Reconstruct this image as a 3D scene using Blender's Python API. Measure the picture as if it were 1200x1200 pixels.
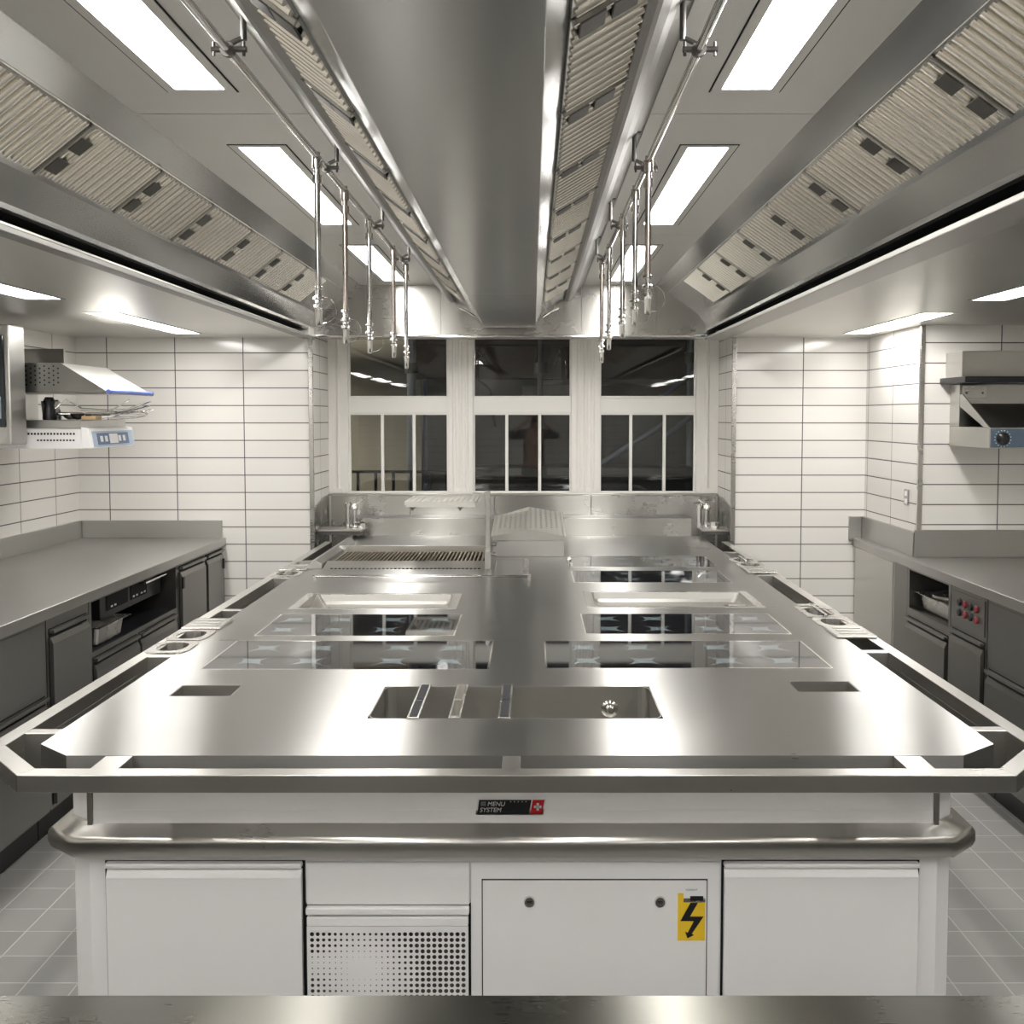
import bpy, bmesh, math, random
from mathutils import Vector, Matrix
for o in list(bpy.data.objects): bpy.data.objects.remove(o)
S = bpy.context.scene; COL = S.collection
R = math.radians; PI = math.pi
random.seed(4)

# ------------------------------------------------------------ camera, world, exposure
cam = bpy.data.cameras.new('camera'); co = bpy.data.objects.new('camera', cam); COL.objects.link(co)
co.location = (0, 0, 1.65); co.rotation_euler = (R(90 - 3.2), 0, 0)
cam.sensor_width = 36; cam.lens = 36; cam.shift_x = -0.020; cam.shift_y = -0.0374
cam.clip_start = 0.02; cam.clip_end = 60
S.camera = co
w = bpy.data.worlds.new('night'); S.world = w; w.use_nodes = True
w.node_tree.nodes['Background'].inputs[0].default_value = (0.30, 0.36, 0.5, 1)
w.node_tree.nodes['Background'].inputs[1].default_value = 0.02
S.view_settings.view_transform = 'Standard'; S.view_settings.look = 'None'
S.view_settings.gamma = 1; S.view_settings.use_curve_mapping = False
S.view_settings.exposure = 1.32
LIGHT = 11.0          # strength of the recessed light panels

# ------------------------------------------------------------ materials
def newmat(name):
    m = bpy.data.materials.new(name); m.use_nodes = True
    nt = m.node_tree; return m, nt, nt.nodes['Principled BSDF']
def plain(name, col, rough=0.5, metal=0.0, **k):
    m, nt, b = newmat(name)
    b.inputs['Base Color'].default_value = (*col, 1); b.inputs['Roughness'].default_value = rough
    b.inputs['Metallic'].default_value = metal
    for kk, v in k.items(): b.inputs[kk].default_value = v
    n = nt.nodes.new('ShaderNodeTexNoise'); n.inputs['Scale'].default_value = 9
    mr = nt.nodes.new('ShaderNodeMapRange'); mr.inputs['To Min'].default_value = rough * 0.98; mr.inputs['To Max'].default_value = min(1, rough * 1.02)
    tc = nt.nodes.new('ShaderNodeTexCoord'); nt.links.new(tc.outputs['Object'], n.inputs['Vector'])
    nt.links.new(n.outputs['Fac'], mr.inputs['Value']); nt.links.new(mr.outputs[0], b.inputs['Roughness'])
    return m
def steel(name, brush='X', col=(0.60, 0.585, 0.56), rough=0.28, aniso=0.7, streak=0.012, smudge=0.05):
    """brushed stainless steel; brush = world axis the grain runs along"""
    m, nt, b = newmat(name); L = nt.links
    b.inputs['Metallic'].default_value = 1
    g = nt.nodes.new('ShaderNodeNewGeometry')
    mp = nt.nodes.new('ShaderNodeMapping')
    sc = {'X': (1.5, 160, 160), 'Y': (160, 1.5, 160), 'Z': (160, 160, 1.5)}[brush]
    mp.inputs['Scale'].default_value = sc
    L.new(g.outputs['Position'], mp.inputs['Vector'])
    n = nt.nodes.new('ShaderNodeTexNoise'); n.inputs['Scale'].default_value = 1; n.inputs['Detail'].default_value = 2
    L.new(mp.outputs[0], n.inputs['Vector'])
    n2 = nt.nodes.new('ShaderNodeTexNoise'); n2.inputs['Scale'].default_value = 2.6; n2.inputs['Detail'].default_value = 5
    n2.inputs['Roughness'].default_value = 0.6
    L.new(g.outputs['Position'], n2.inputs['Vector'])
    a = nt.nodes.new('ShaderNodeMath'); a.operation = 'MULTIPLY_ADD'
    L.new(n.outputs['Fac'], a.inputs[0]); a.inputs[1].default_value = streak; a.inputs[2].default_value = rough - streak / 2
    a2 = nt.nodes.new('ShaderNodeMath'); a2.operation = 'MULTIPLY_ADD'
    L.new(n2.outputs['Fac'], a2.inputs[0]); a2.inputs[1].default_value = smudge * 2; L.new(a.outputs[0], a2.inputs[2])
    L.new(a2.outputs[0], b.inputs['Roughness'])
    cr = nt.nodes.new('ShaderNodeMixRGB'); cr.inputs[1].default_value = (*[c * 0.975 for c in col], 1); cr.inputs[2].default_value = (*[min(1, c * 1.02) for c in col], 1)
    L.new(n.outputs['Fac'], cr.inputs[0]); L.new(cr.outputs[0], b.inputs['Base Color'])
    b.inputs['Anisotropic'].default_value = aniso
    cx = nt.nodes.new('ShaderNodeCombineXYZ')
    t = {'X': (0, 1, 0.02), 'Y': (1, 0, 0.02), 'Z': (1, 0.02, 0)}[brush]
    for i in range(3): cx.inputs[i].default_value = t[i]
    if brush == 'X':      # across the grain: y on level faces, z on upright ones
        cx.inputs[1].default_value = 1; cx.inputs[2].default_value = 1
    if brush == 'Y':
        cx.inputs[0].default_value = 1; cx.inputs[2].default_value = 1; cx.inputs[1].default_value = 0
    L.new(cx.outputs[0], b.inputs['Tangent'])
    return m
def tile_mat(name, axis, pw, ph, ow, oh, joint, col, jcol, rough, brick=False):
    """grid of tiles in world coordinates; axis = horizontal world axis; for floors axis='F'"""
    m, nt, b = newmat(name); L = nt.links
    g = nt.nodes.new('ShaderNodeNewGeometry'); s = nt.nodes.new('ShaderNodeSeparateXYZ')
    L.new(g.outputs['Position'], s.inputs[0])
    def M(op, a, bb=None, c=None):
        n = nt.nodes.new('ShaderNodeMath'); n.operation = op
        for i, x in enumerate((a, bb, c)):
            if x is None: continue
            if isinstance(x, (int, float)): n.inputs[i].default_value = x
            else: L.new(x, n.inputs[i])
        return n.outputs[0]
    hs = s.outputs['Y'] if axis == 'Y' else s.outputs['X']
    vs = s.outputs['Y'] if axis == 'F' else s.outputs['Z']
    def edge(src, off, p):
        u = M('DIVIDE', M('SUBTRACT', src, off), p)
        fr = M('FRACT', u)
        d = M('MULTIPLY', M('MINIMUM', fr, M('SUBTRACT', 1.0, fr)), p)
        return d, M('FLOOR', u)
    dv, iv = edge(vs, oh, ph)
    if brick: hs = M('ADD', hs, M('MULTIPLY', M('FRACT', M('MULTIPLY', iv, 0.5)), pw))
    du, iu = edge(hs, ow, pw)
    d = M('MINIMUM', du, dv)
    mask = nt.nodes.new('ShaderNodeMapRange'); mask.interpolation_type = 'SMOOTHSTEP'
    mask.inputs['From Min'].default_value = joint * 0.5; mask.inputs['From Max'].default_value = joint * 0.5 + 0.0012
    L.new(d, mask.inputs['Value'])
    wn = nt.nodes.new('ShaderNodeTexWhiteNoise'); wn.noise_dimensions = '2D'
    cb = nt.nodes.new('ShaderNodeCombineXYZ'); L.new(iu, cb.inputs[0]); L.new(iv, cb.inputs[1]); L.new(cb.outputs[0], wn.inputs['Vector'])
    v1 = nt.nodes.new('ShaderNodeMixRGB'); amp = 0.04 if axis != 'F' else 0.12
    v1.inputs[1].default_value = (*[c * (1 - amp) for c in col], 1); v1.inputs[2].default_value = (*col, 1)
    L.new(wn.outputs['Value'], v1.inputs[0])
    mx = nt.nodes.new('ShaderNodeMixRGB'); mx.inputs[1].default_value = (*jcol, 1)
    L.new(mask.outputs[0], mx.inputs[0]); L.new(v1.outputs[0], mx.inputs[2]); L.new(mx.outputs[0], b.inputs['Base Color'])
    rr = nt.nodes.new('ShaderNodeMapRange'); rr.inputs['To Min'].default_value = 0.8; rr.inputs['To Max'].default_value = rough
    L.new(mask.outputs[0], rr.inputs['Value']); L.new(rr.outputs[0], b.inputs['Roughness'])
    bp = nt.nodes.new('ShaderNodeBump'); bp.inputs['Distance'].default_value = 0.001; bp.inputs['Strength'].default_value = 0.5
    L.new(mask.outputs[0], bp.inputs['Height']); L.new(bp.outputs[0], b.inputs['Normal'])
    return m
def emis(name, col, st):
    m, nt, b = newmat(name)
    b.inputs['Base Color'].default_value = (0.8, 0.8, 0.8, 1)
    b.inputs['Emission Color'].default_value = (*col, 1); b.inputs['Emission Strength'].default_value = st
    return m
WHITE = (0.77, 0.745, 0.71)
GROUT = (0.10, 0.095, 0.09)
T_X = tile_mat('wall_tiles_x', 'X', 0.4075, 0.1045, -2.545, 1.611, 0.0045, WHITE, GROUT, 0.12)
T_XR = tile_mat('wall_tiles_column', 'X', 0.4075, 0.1045, 1.2125 + 0.4075 * 2 - 0.02, 1.611, 0.0045, WHITE, GROUT, 0.12)
T_XF = tile_mat('wall_tiles_far_right', 'X', 0.4075, 0.1045, 1.62, 1.611, 0.0045, WHITE, GROUT, 0.12)
T_Y = tile_mat('wall_tiles_y', 'Y', 0.4075, 0.1045, 5.85, 1.611, 0.0045, WHITE, GROUT, 0.12)
T_YR = tile_mat('wall_tiles_y_column', 'Y', 0.4075, 0.1045, 5.70, 1.611, 0.0045, WHITE, GROUT, 0.12)
T_YB = tile_mat('wall_tiles_y_bay', 'Y', 0.4075, 0.1045, 6.45, 1.611, 0.0045, WHITE, GROUT, 0.12)
FLOOR = tile_mat('floor_tiles', 'F', 0.15, 0.15, 0.025, 0.05, 0.003, (0.28, 0.273, 0.262), (0.46, 0.45, 0.44), 0.42)
ST_TOP = steel('steel_worktop_brushed', 'X', (0.435, 0.43, 0.415), 0.245, 0.93, streak=0.03, smudge=0.05)
ST_Y = steel('steel_brushed_lengthwise', 'Y', (0.50, 0.49, 0.47), 0.40, 0.3)
ST_RAIL = steel('steel_rail', 'X', (0.56, 0.545, 0.515), 0.24, 0.5)
ST_SIDE = steel('steel_side_counter', 'X', (0.50, 0.495, 0.475), 0.28, 0.4)
ST_BASIN = steel('steel_basin', 'X', (0.42, 0.41, 0.38), 0.36, 0.0)
ST_CAB = steel('steel_cabinet', 'Z', (0.27, 0.265, 0.25), 0.28, 0.3)
ST_HOOD = steel('steel_hood', 'Y', (0.50, 0.50, 0.49), 0.17, 0.2, streak=0, smudge=0.03)
ST_FRAME = steel('steel_frame', 'Y', (0.33, 0.325, 0.31), 0.42, 0.2, streak=0)
ST_CEIL = steel('steel_ceiling_panel', 'X', (0.80, 0.79, 0.76), 0.5, 0.0)
ST_SOF = steel('steel_soffit', 'X', (0.64, 0.63, 0.60), 0.27, 0.7)
ST_BACK = steel('steel_upright', 'X', (0.46, 0.45, 0.425), 0.22, 0.85)
ST_DUCT = steel('steel_duct_rolled', 'X', (0.50, 0.50, 0.49), 0.22, 0.5, streak=0, smudge=0.03)
ST_FILT = plain('steel_filter', (0.86, 0.82, 0.74), 0.26, 1.0)
ST_PLAIN = steel('steel_satin', 'X', (0.58, 0.565, 0.54), 0.22, 0.0)
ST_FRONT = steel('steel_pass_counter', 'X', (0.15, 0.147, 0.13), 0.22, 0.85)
CHROME = plain('chrome', (0.78, 0.77, 0.75), 0.08, 1.0)
DARKST = plain('dark_steel', (0.16, 0.155, 0.15), 0.35, 1.0)
BLACK = plain('black_plastic', (0.012, 0.012, 0.014), 0.35)
GAP = plain('black_gap', (0.006, 0.006, 0.007), 0.8)
PERF = plain('perforated_sheet', (0.74, 0.72, 0.67), 0.45, 1.0)
BLK2 = plain('matt_black_strip', (0.008, 0.008, 0.012), 0.7)
CATCH = plain('catch_plate', (0.09, 0.085, 0.075), 0.5, 0.8)
IRON = plain('cast_iron_bars', (0.34, 0.28, 0.21), 0.35, 0.9)
ENAMEL = plain('white_enamel', (0.90, 0.89, 0.885), 0.28)
PAINT = plain('white_window_paint', (0.82, 0.80, 0.76), 0.45)
SCUFF = plain('grey_print', (0.30, 0.34, 0.36), 0.3)
DIFF = emis('light_diffuser', (1.0, 0.978, 0.94), LIGHT)
BLUEF = plain('blue_film', (0.10, 0.16, 0.50), 0.25)
PANELB = plain('blue_grey_panel', (0.10, 0.145, 0.20), 0.35)
LABELB = plain('label_light_blue', (0.45, 0.54, 0.66), 0.4)
LABELD = plain('label_dark_blue', (0.10, 0.17, 0.30), 0.4)
YELLOW = plain('yellow_sticker', (0.90, 0.60, 0.03), 0.4)
RED = plain('red_plate', (0.55, 0.012, 0.02), 0.35)
REDB = plain('red_button', (0.22, 0.025, 0.03), 0.4)
WTXT = plain('white_print', (0.8, 0.8, 0.8), 0.4)
BRASS = plain('copper_pipe', (0.66, 0.58, 0.54), 0.25, 1.0)

def hob_mat(name, marks):
    """black ceramic glass with printed four pointed zone marks at world positions"""
    m, nt, b = newmat(name); L = nt.links
    b.inputs['Roughness'].default_value = 0.035; b.inputs['IOR'].default_value = 1.62
    g = nt.nodes.new('ShaderNodeNewGeometry'); s = nt.nodes.new('ShaderNodeSeparateXYZ'); L.new(g.outputs['Position'], s.inputs[0])
    def M(op, a, bb=None):
        n = nt.nodes.new('ShaderNodeMath'); n.operation = op
        for i, x in enumerate((a, bb)):
            if x is None: continue
            if isinstance(x, (int, float)): n.inputs[i].default_value = x
            else: L.new(x, n.inputs[i])
        return n.outputs[0]
    acc = None
    for mx_, my_ in marks:
        dx = M('SUBTRACT', s.outputs['X'], mx_); dy = M('SUBTRACT', s.outputs['Y'], my_)
        a = M('POWER', M('ABSOLUTE', M('ADD', dx, dy)), 0.42); c = M('POWER', M('ABSOLUTE', M('SUBTRACT', dx, dy)), 0.42)
        v = M('LESS_THAN', M('ADD', a, c), 0.44)
        acc = v if acc is None else M('MAXIMUM', acc, v)
    mix = nt.nodes.new('ShaderNodeMixRGB'); mix.inputs[1].default_value = (0.006, 0.006, 0.008, 1); mix.inputs[2].default_value = (0.12, 0.155, 0.17, 1)
    L.new(acc, mix.inputs[0]); L.new(mix.outputs[0], b.inputs['Base Color'])
    return m
def glass_mat():
    m, nt, b = newmat('window_glass'); L = nt.links
    nt.nodes.remove(b)
    tr = nt.nodes.new('ShaderNodeBsdfTransparent'); gl = nt.nodes.new('ShaderNodeBsdfGlossy'); gl.inputs['Roughness'].default_value = 0.0
    tr.inputs[0].default_value = (0.85, 0.87, 0.87, 1)
    fr = nt.nodes.new('ShaderNodeFresnel'); fr.inputs[0].default_value = 1.6
    nz = nt.nodes.new('ShaderNodeTexNoise'); nz.inputs['Scale'].default_value = 2.2
    bp = nt.nodes.new('ShaderNodeBump'); bp.inputs['Strength'].default_value = 0.03; bp.inputs['Distance'].default_value = 0.01
    L.new(nz.outputs['Fac'], bp.inputs['Height']); L.new(bp.outputs[0], gl.inputs['Normal'])
    mx = nt.nodes.new('ShaderNodeMixShader')
    L.new(fr.outputs[0], mx.inputs[0]); L.new(tr.outputs[0], mx.inputs[1]); L.new(gl.outputs[0], mx.inputs[2])
    L.new(mx.outputs[0], nt.nodes['Material Output'].inputs['Surface'])
    return m
GLASS = glass_mat()

# ------------------------------------------------------------ mesh helpers
class MB:
    def __init__(s): s.v = []; s.f = []
    def add(s, vs, fs):
        n = len(s.v); s.v += [tuple(v) for v in vs]; s.f += [tuple(i + n for i in f) for f in fs]; return s
    def box(s, x0, x1, y0, y1, z0, z1):
        x0, x1 = sorted((x0, x1)); y0, y1 = sorted((y0, y1)); z0, z1 = sorted((z0, z1))
        return s.add([(x0,y0,z0),(x1,y0,z0),(x1,y1,z0),(x0,y1,z0),(x0,y0,z1),(x1,y0,z1),(x1,y1,z1),(x0,y1,z1)],
                     [(0,3,2,1),(4,5,6,7),(0,1,5,4),(1,2,6,5),(2,3,7,6),(3,0,4,7)])
    def prism(s, poly, axis, a, b):
        """poly: 2D points; axis 'X' (poly=y,z) 'Y' (poly=x,z) 'Z' (poly=x,y)"""
        def P(p, t): return {'X': (t, p[0], p[1]), 'Y': (p[0], t, p[1]), 'Z': (p[0], p[1], t)}[axis]
        n = len(poly); vs = [P(p, a) for p in poly] + [P(p, b) for p in poly]
        fs = [tuple(range(n))[::-1], tuple(range(n, 2 * n))] + [(i, (i + 1) % n, n + (i + 1) % n, n + i) for i in range(n)]
        return s.add(vs, fs)
    def sheet(s, prof, axis, a, b, t=0.0015):
        """thin folded sheet following an open profile; given real thickness t"""
        n = len(prof); off = []
        for i in range(n):
            p0 = Vector(prof[max(0, i - 1)]); p1 = Vector(prof[min(n - 1, i + 1)])
            d = (p1 - p0).normalized(); off.append((prof[i][0] - d.y * t, prof[i][1] + d.x * t))
        for i in range(n - 1):
            s.prism([prof[i], prof[i + 1], off[i + 1], off[i]], axis, a, b)
        return s
    def tube(s, pts, r, seg=12, cap=True):
        pts = [Vector(p) for p in pts]; rings = []; rr = r if isinstance(r, (list, tuple)) else [r] * len(pts)
        prev = None
        for i, p in enumerate(pts):
            d = (pts[min(i + 1, len(pts) - 1)] - pts[max(i - 1, 0)])
            if d.length < 1e-9: d = Vector((0, 0, 1))
            d.normalize()
            up = prev if prev is not None and abs(prev.dot(d)) < 0.95 else (Vector((0, 0, 1)) if abs(d.z) < 0.9 else Vector((1, 0, 0)))
            a = d.cross(up).normalized(); b_ = a.cross(d).normalized(); prev = b_
            rings.append([p + (a * math.cos(2 * PI * k / seg) + b_ * math.sin(2 * PI * k / seg)) * rr[i] for k in range(seg)])
        vs = [v for rg in rings for v in rg]; fs = []
        for i in range(len(pts) - 1):
            for k in range(seg):
                k2 = (k + 1) % seg; fs.append((i * seg + k, (i + 1) * seg + k, (i + 1) * seg + k2, i * seg + k2))
        if cap: fs += [tuple(range(seg)), tuple(range(len(vs) - seg, len(vs)))[::-1]]
        return s.add(vs, fs)
    def lathe(s, prof, c, axis='Z', seg=24):
        """prof (r,h) list about point c"""
        c = Vector(c); vs = []
        for r, h in prof:
            for k in range(seg):
                a = 2 * PI * k / seg; u, v = r * math.cos(a), r * math.sin(a)
                vs.append(c + Vector({'Z': (u, v, h), 'Y': (u, h, v), 'X': (h, u, v)}[axis]))
        fs = [(i * seg + k, i * seg + (k + 1) % seg, (i + 1) * seg + (k + 1) % seg, (i + 1) * seg + k) for i in range(len(prof) - 1) for k in range(seg)]
        fs += [tuple(range(seg))[::-1], tuple(range(len(vs) - seg, len(vs)))]
        return s.add(vs, fs)
    def holed(s, x0, x1, y0, y1, z, t, holes):
        """level plate with rectangular holes (hx0,hx1,hy0,hy1), top at z, thickness t"""
        xs = sorted({x0, x1, *[h[0] for h in holes], *[h[1] for h in holes]}); ys = sorted({y0, y1, *[h[2] for h in holes], *[h[3] for h in holes]})
        xs = [x for x in xs if x0 - 1e-6 <= x <= x1 + 1e-6]; ys = [y for y in ys if y0 - 1e-6 <= y <= y1 + 1e-6]
        solid = {}
        for i in range(len(xs) - 1):
            for j in range(len(ys) - 1):
                cx, cy = (xs[i] + xs[i + 1]) / 2, (ys[j] + ys[j + 1]) / 2
                solid[i, j] = not any(h[0] < cx < h[1] and h[2] < cy < h[3] for h in holes)
        idx = {}; vs = []
        def V(i, j, k):
            if (i, j, k) not in idx: idx[i, j, k] = len(vs); vs.append((xs[i], ys[j], z - t * k))
            return idx[i, j, k]
        fs = []
        for (i, j), ok in solid.items():
            if not ok: continue
            fs.append((V(i, j, 0), V(i + 1, j, 0), V(i + 1, j + 1, 0), V(i, j + 1, 0)))
            fs.append((V(i, j, 1), V(i, j + 1, 1), V(i + 1, j + 1, 1), V(i + 1, j, 1)))
            for (di, dj, a, b_) in ((-1, 0, (i, j + 1), (i, j)), (1, 0, (i + 1, j), (i + 1, j + 1)), (0, -1, (i, j), (i + 1, j)), (0, 1, (i + 1, j + 1), (i, j + 1))):
                if not solid.get((i + di, j + dj), False):
                    fs.append((V(*a, 0), V(*a, 1), V(*b_, 1), V(*b_, 0)))
        return s.add(vs, fs)
    def perforated(s, origin, U, Vv, cols, rows, pu, pv, rad, seg=8):
        """sheet of cells each with a real round hole; rad(i,j) gives the hole radius"""
        O = Vector(origin); U = Vector(U); W = Vector(Vv)
        for i in range(cols):
            for j in range(rows):
                c = O + U * (pu * (i + .5)) + W * (pv * (j + .5)); r = rad(i, j)
                q = [(-pu/2,-pv/2),(pu/2,-pv/2),(pu/2,pv/2),(-pu/2,pv/2)]
                if r <= 0.0001:
                    s.add([c + U * a + W * b_ for a, b_ in q], [(0, 1, 2, 3)]); continue
                outer = [(pu/2,0),(pu/2,pv/2),(0,pv/2),(-pu/2,pv/2),(-pu/2,0),(-pu/2,-pv/2),(0,-pv/2),(pu/2,-pv/2)]
                inner = [(r * math.cos(PI * k / 4), r * math.sin(PI * k / 4)) for k in range(8)]
                vs = [c + U * a + W * b_ for a, b_ in outer] + [c + U * a + W * b_ for a, b_ in inner]
                fs = [(k, (k + 1) % seg, seg + (k + 1) % seg, seg + k) for k in range(seg)]
                if seg == 8: pass
                s.add(vs, fs)
        return s
    def basin(s, x0, x1, y0, y1, z, d, t=0.002, taper=0.0, rc=0.0):
        """open pan hanging in a hole"""
        x0 += .0028; x1 -= .0028; y0 += .0028; y1 -= .0028
        def ring(a, zz, o):
            X0, X1, Y0, Y1 = x0 + a - o, x1 - a + o, y0 + a - o, y1 - a + o
            if rc <= 0: return [(X0, Y0, zz), (X1, Y0, zz), (X1, Y1, zz), (X0, Y1, zz)]
            out = []
            for cx, cy, a0 in ((X0 + rc, Y0 + rc, PI), (X1 - rc, Y0 + rc, 1.5 * PI), (X1 - rc, Y1 - rc, 0), (X0 + rc, Y1 - rc, .5 * PI)):
                for k in range(5): out.append((cx + rc * math.cos(a0 + k * PI / 8), cy + rc * math.sin(a0 + k * PI / 8), zz))
            return out
        rs = [ring(0, z, 0), ring(taper, z - d + 0.012, 0), ring(taper + 0.012, z - d, 0), ring(taper + 0.012, z - d - t, 0), ring(taper, z - d + .01, t), ring(0, z, t)]
        n = len(rs[0]); vs = [v for r in rs for v in r]; fs = []
        for i in range(len(rs) - 1):
            if i == 2: continue
            for k in range(n):
                k2 = (k + 1) % n; fs.append((i * n + k, i * n + k2, (i + 1) * n + k2, (i + 1) * n + k))
        fs.append(tuple(range(2 * n, 3 * n))); fs.append(tuple(range(3 * n, 4 * n))[::-1])
        for k in range(n): fs.append((5 * n + k, 5 * n + (k + 1) % n, (k + 1) % n, k))
        return s.add(vs, fs)
    def build(s, name, mat, parent=None, bevel=0, smooth=False, origin=None, seg=2):
        me = bpy.data.meshes.new(name)
        if parent is not None:
            org = Vector(parent.get('_w', (0, 0, 0)))
        elif origin is not None: org = Vector(origin)
        else:
            xs = [v[0] for v in s.v]; ys = [v[1] for v in s.v]; zs = [v[2] for v in s.v]
            org = Vector(((min(xs) + max(xs)) / 2, (min(ys) + max(ys)) / 2, min(zs)))
        me.from_pydata([Vector(v) - org for v in s.v], [], s.f); me.validate()
        bm = bmesh.new(); bm.from_mesh(me); bmesh.ops.recalc_face_normals(bm, faces=bm.faces); bm.to_mesh(me); bm.free()
        me.materials.append(mat)
        o = bpy.data.objects.new(name, me); COL.objects.link(o)
        if smooth:
            for p in me.polygons: p.use_smooth = True
            try:
                me.set_sharp_from_angle(angle=R(40))
            except Exception: pass
        if parent is not None: o.parent = parent; o['_w'] = list(org)
        else: o.location = org; o['_w'] = list(org)
        if bevel:
            b = o.modifiers.new('b', 'BEVEL'); b.width = bevel; b.segments = seg; b.limit_method = 'ANGLE'; b.angle_limit = R(40); b.harden_normals = False
        return o
def thing(name, label, cat, loc, group=None):
    o = bpy.data.objects.new(name, None); COL.objects.link(o); o.location = loc; o.empty_display_size = 0.1
    o['_w'] = list(loc); o['label'] = label; o['category'] = cat
    if group: o['group'] = group
    return o
def tag(o, label, cat, group=None):
    o['label'] = label; o['category'] = cat
    if group: o['group'] = group
    return o
def struct(name, mb, mat, **k):
    o = mb.build(name, mat, **k); o['kind'] = 'structure'; return o
def kids(o): return [c for c in bpy.data.objects if c.parent == o]
def dup(root, delta, label, group=None, mirror=False):
    r = root.copy(); COL.objects.link(r); r.location = root.location + Vector(delta); r['label'] = label
    if group: r['group'] = group
    for ch in kids(root):
        c = ch.copy(); COL.objects.link(c); c.parent = r
        for g in kids(ch):
            d = g.copy(); COL.objects.link(d); d.parent = c
    return r
def lettering(txt, size, loc, parent, mat, name='lettering', rot=(R(90), 0, 0), shear=0.0, ext=0.0004):
    cu = bpy.data.curves.new('t', 'FONT'); cu.body = txt; cu.size = size; cu.extrude = ext; cu.align_x = 'LEFT'; cu.shear = shear
    t = bpy.data.objects.new('t', cu); COL.objects.link(t)
    me = bpy.data.meshes.new_from_object(t.evaluated_get(bpy.context.evaluated_depsgraph_get()))
    bpy.data.objects.remove(t)
    M4 = Matrix.Translation(Vector(loc)) @ Matrix.Rotation(rot[2], 4, 'Z') @ Matrix.Rotation(rot[0], 4, 'X')
    me.transform(M4); me.transform(Matrix.Translation(-Vector(parent['_w'])))
    me.materials.clear(); me.materials.append(mat)
    o = bpy.data.objects.new(name, me); COL.objects.link(o); o.parent = parent; o['_w'] = list(parent['_w'])
    return o

# ------------------------------------------------------------ the room
ZS = 2.12            # soffit
Yw, Yc, Ywin = 6.15, 5.30, 6.70
XL, XR, XCOL, XBL, XBR = -2.73, 3.30, 2.0, -1.335, 1.215
Yb = -2.6
struct('floor', MB().box(XL - .2, XR + .2, Yb - .2, Ywin + .3, -0.05, 0), FLOOR)
struct('wall_left', MB().box(XL - .2, XL, Yb, Yw, 0, ZS + .5), T_Y)
struct('wall_right', MB().box(XR, XR + .2, Yb, Yc, 0, ZS + .5), T_Y)
struct('wall_back', MB().box(XL - .2, XR + .2, Yb - .2, Yb, 0, ZS + .5), T_X)
struct('wall_far_left', MB().box(XL - .2, XBL - .002, Yw, Yw + .2, 0, ZS + .5), T_X)
struct('wall_bay_left', MB().box(XBL - .2, XBL, Yw + .002, Ywin + .1, 0, ZS + .5), T_YB)
struct('wall_far_right', MB().box(XBR + .002, XCOL + .1, Yw, Yw + .2, 0, ZS + .5), T_XF)
struct('wall_bay_right', MB().box(XBR, XBR + .2, Yw + .002, Ywin + .1, 0, ZS + .5), T_YB)
struct('wall_column_side', MB().box(XCOL, XCOL + .1, Yc + .002, Yw, 0, ZS + .5), T_YR)
struct('wall_column_front', MB().box(XCOL + .001, XR + .2, Yc, Yc + .1, 0, ZS + .5), T_XR)
struct('wall_below_window', MB().box(XBL - .1, XBR + .1, Ywin - .02, Ywin + .16, 0, 1.147), PAINT)
# corner trims
for i, (x0, x1, y0, y1, z0) in enumerate(((XBL - .004, XBL + .022, Yw - .014, Yw + .002, .3), (XBR - .022, XBR + .004, Yw - .014, Yw + .002, .3), (XCOL - .006, XCOL + .018, Yc - .014, Yc + .004, 1.06))):
    struct('trim_%d' % (i + 1), MB().box(x0, x1, y0, y1, z0, ZS), ST_PLAIN, bevel=.002)
# soffits: brushed steel ceilings either side of the canopy, with recessed light openings
SL = [(-2.02, -1.88, 4.66, 5.82), (-2.02, -1.88, 2.95, 4.12), (-2.02, -1.88, 1.24, 2.41), (-2.02, -1.88, -.47, .70), (-2.02, -1.88, -2.18, -1.01)]
SR = [(1.77, 1.91, 4.68, 5.84), (1.77, 1.91, 2.99, 4.16), (1.77, 1.91, 1.28, 2.45), (1.77, 1.91, -.43, .74), (1.77, 1.91, -2.14, -.97)]
struct('ceiling', MB().holed(XL, -1.36, Yb, Yw, ZS + .03, .03, SL), ST_SOF)
struct('ceiling', MB().holed(1.165, XR, Yb, Yw, ZS + .03, .03, SR), ST_SOF)
struct('ceiling', MB().box(XL - .2, XR + .2, Yb - .2, Ywin + .2, ZS + .5, ZS + .6), PAINT)
struct('trim_4', MB().box(-1.375, -1.328, Yb, 6.28, ZS - .006, ZS + .012), ST_FRAME, bevel=.003)
struct('trim_5', MB().box(1.050, 1.172, Yb, 6.28, ZS - .006, ZS + .012), ST_Y, bevel=.003)

# ------------------------------------------------------------ ventilation canopy
ZC = 2.45
LI = [(-.875, -.75, 1.32, 2.55), (-.875, -.75, 3.09, 4.31), (-.875, -.75, 4.85, 6.08), (-.875, -.75, -.44, .79), (-.875, -.75, -2.2, -.97)]
RI = [(.46, .585, *l[2:]) for l in LI]
Y1 = 6.30
hood = thing('extraction_canopy', 'large stainless steel extraction canopy hanging over the cooking island', 'extractor hood', (-.135, 2, 2.13))
def cpanel(x0, x1, holes):
    for a, b_ in ((Yb, -.9), (-.9, .87), (.87, 2.76), (2.76, 4.57), (4.57, Y1)):
        hs = [h for h in holes if a < (h[2] + h[3]) / 2 < b_]
        MB().holed(x0, x1, a + .0025, b_ - .0025, ZC + .004, .004, hs).build('ceiling_panel', ST_CEIL, hood)
for y in (-.9, .87, 2.76, 4.57):
    for a, b_ in ((-1.05, -.592), (.312, .75)): MB().box(a, b_, y - .004, y + .004, ZC + .0045, ZC + .006).build('seam', GAP, hood)
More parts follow.
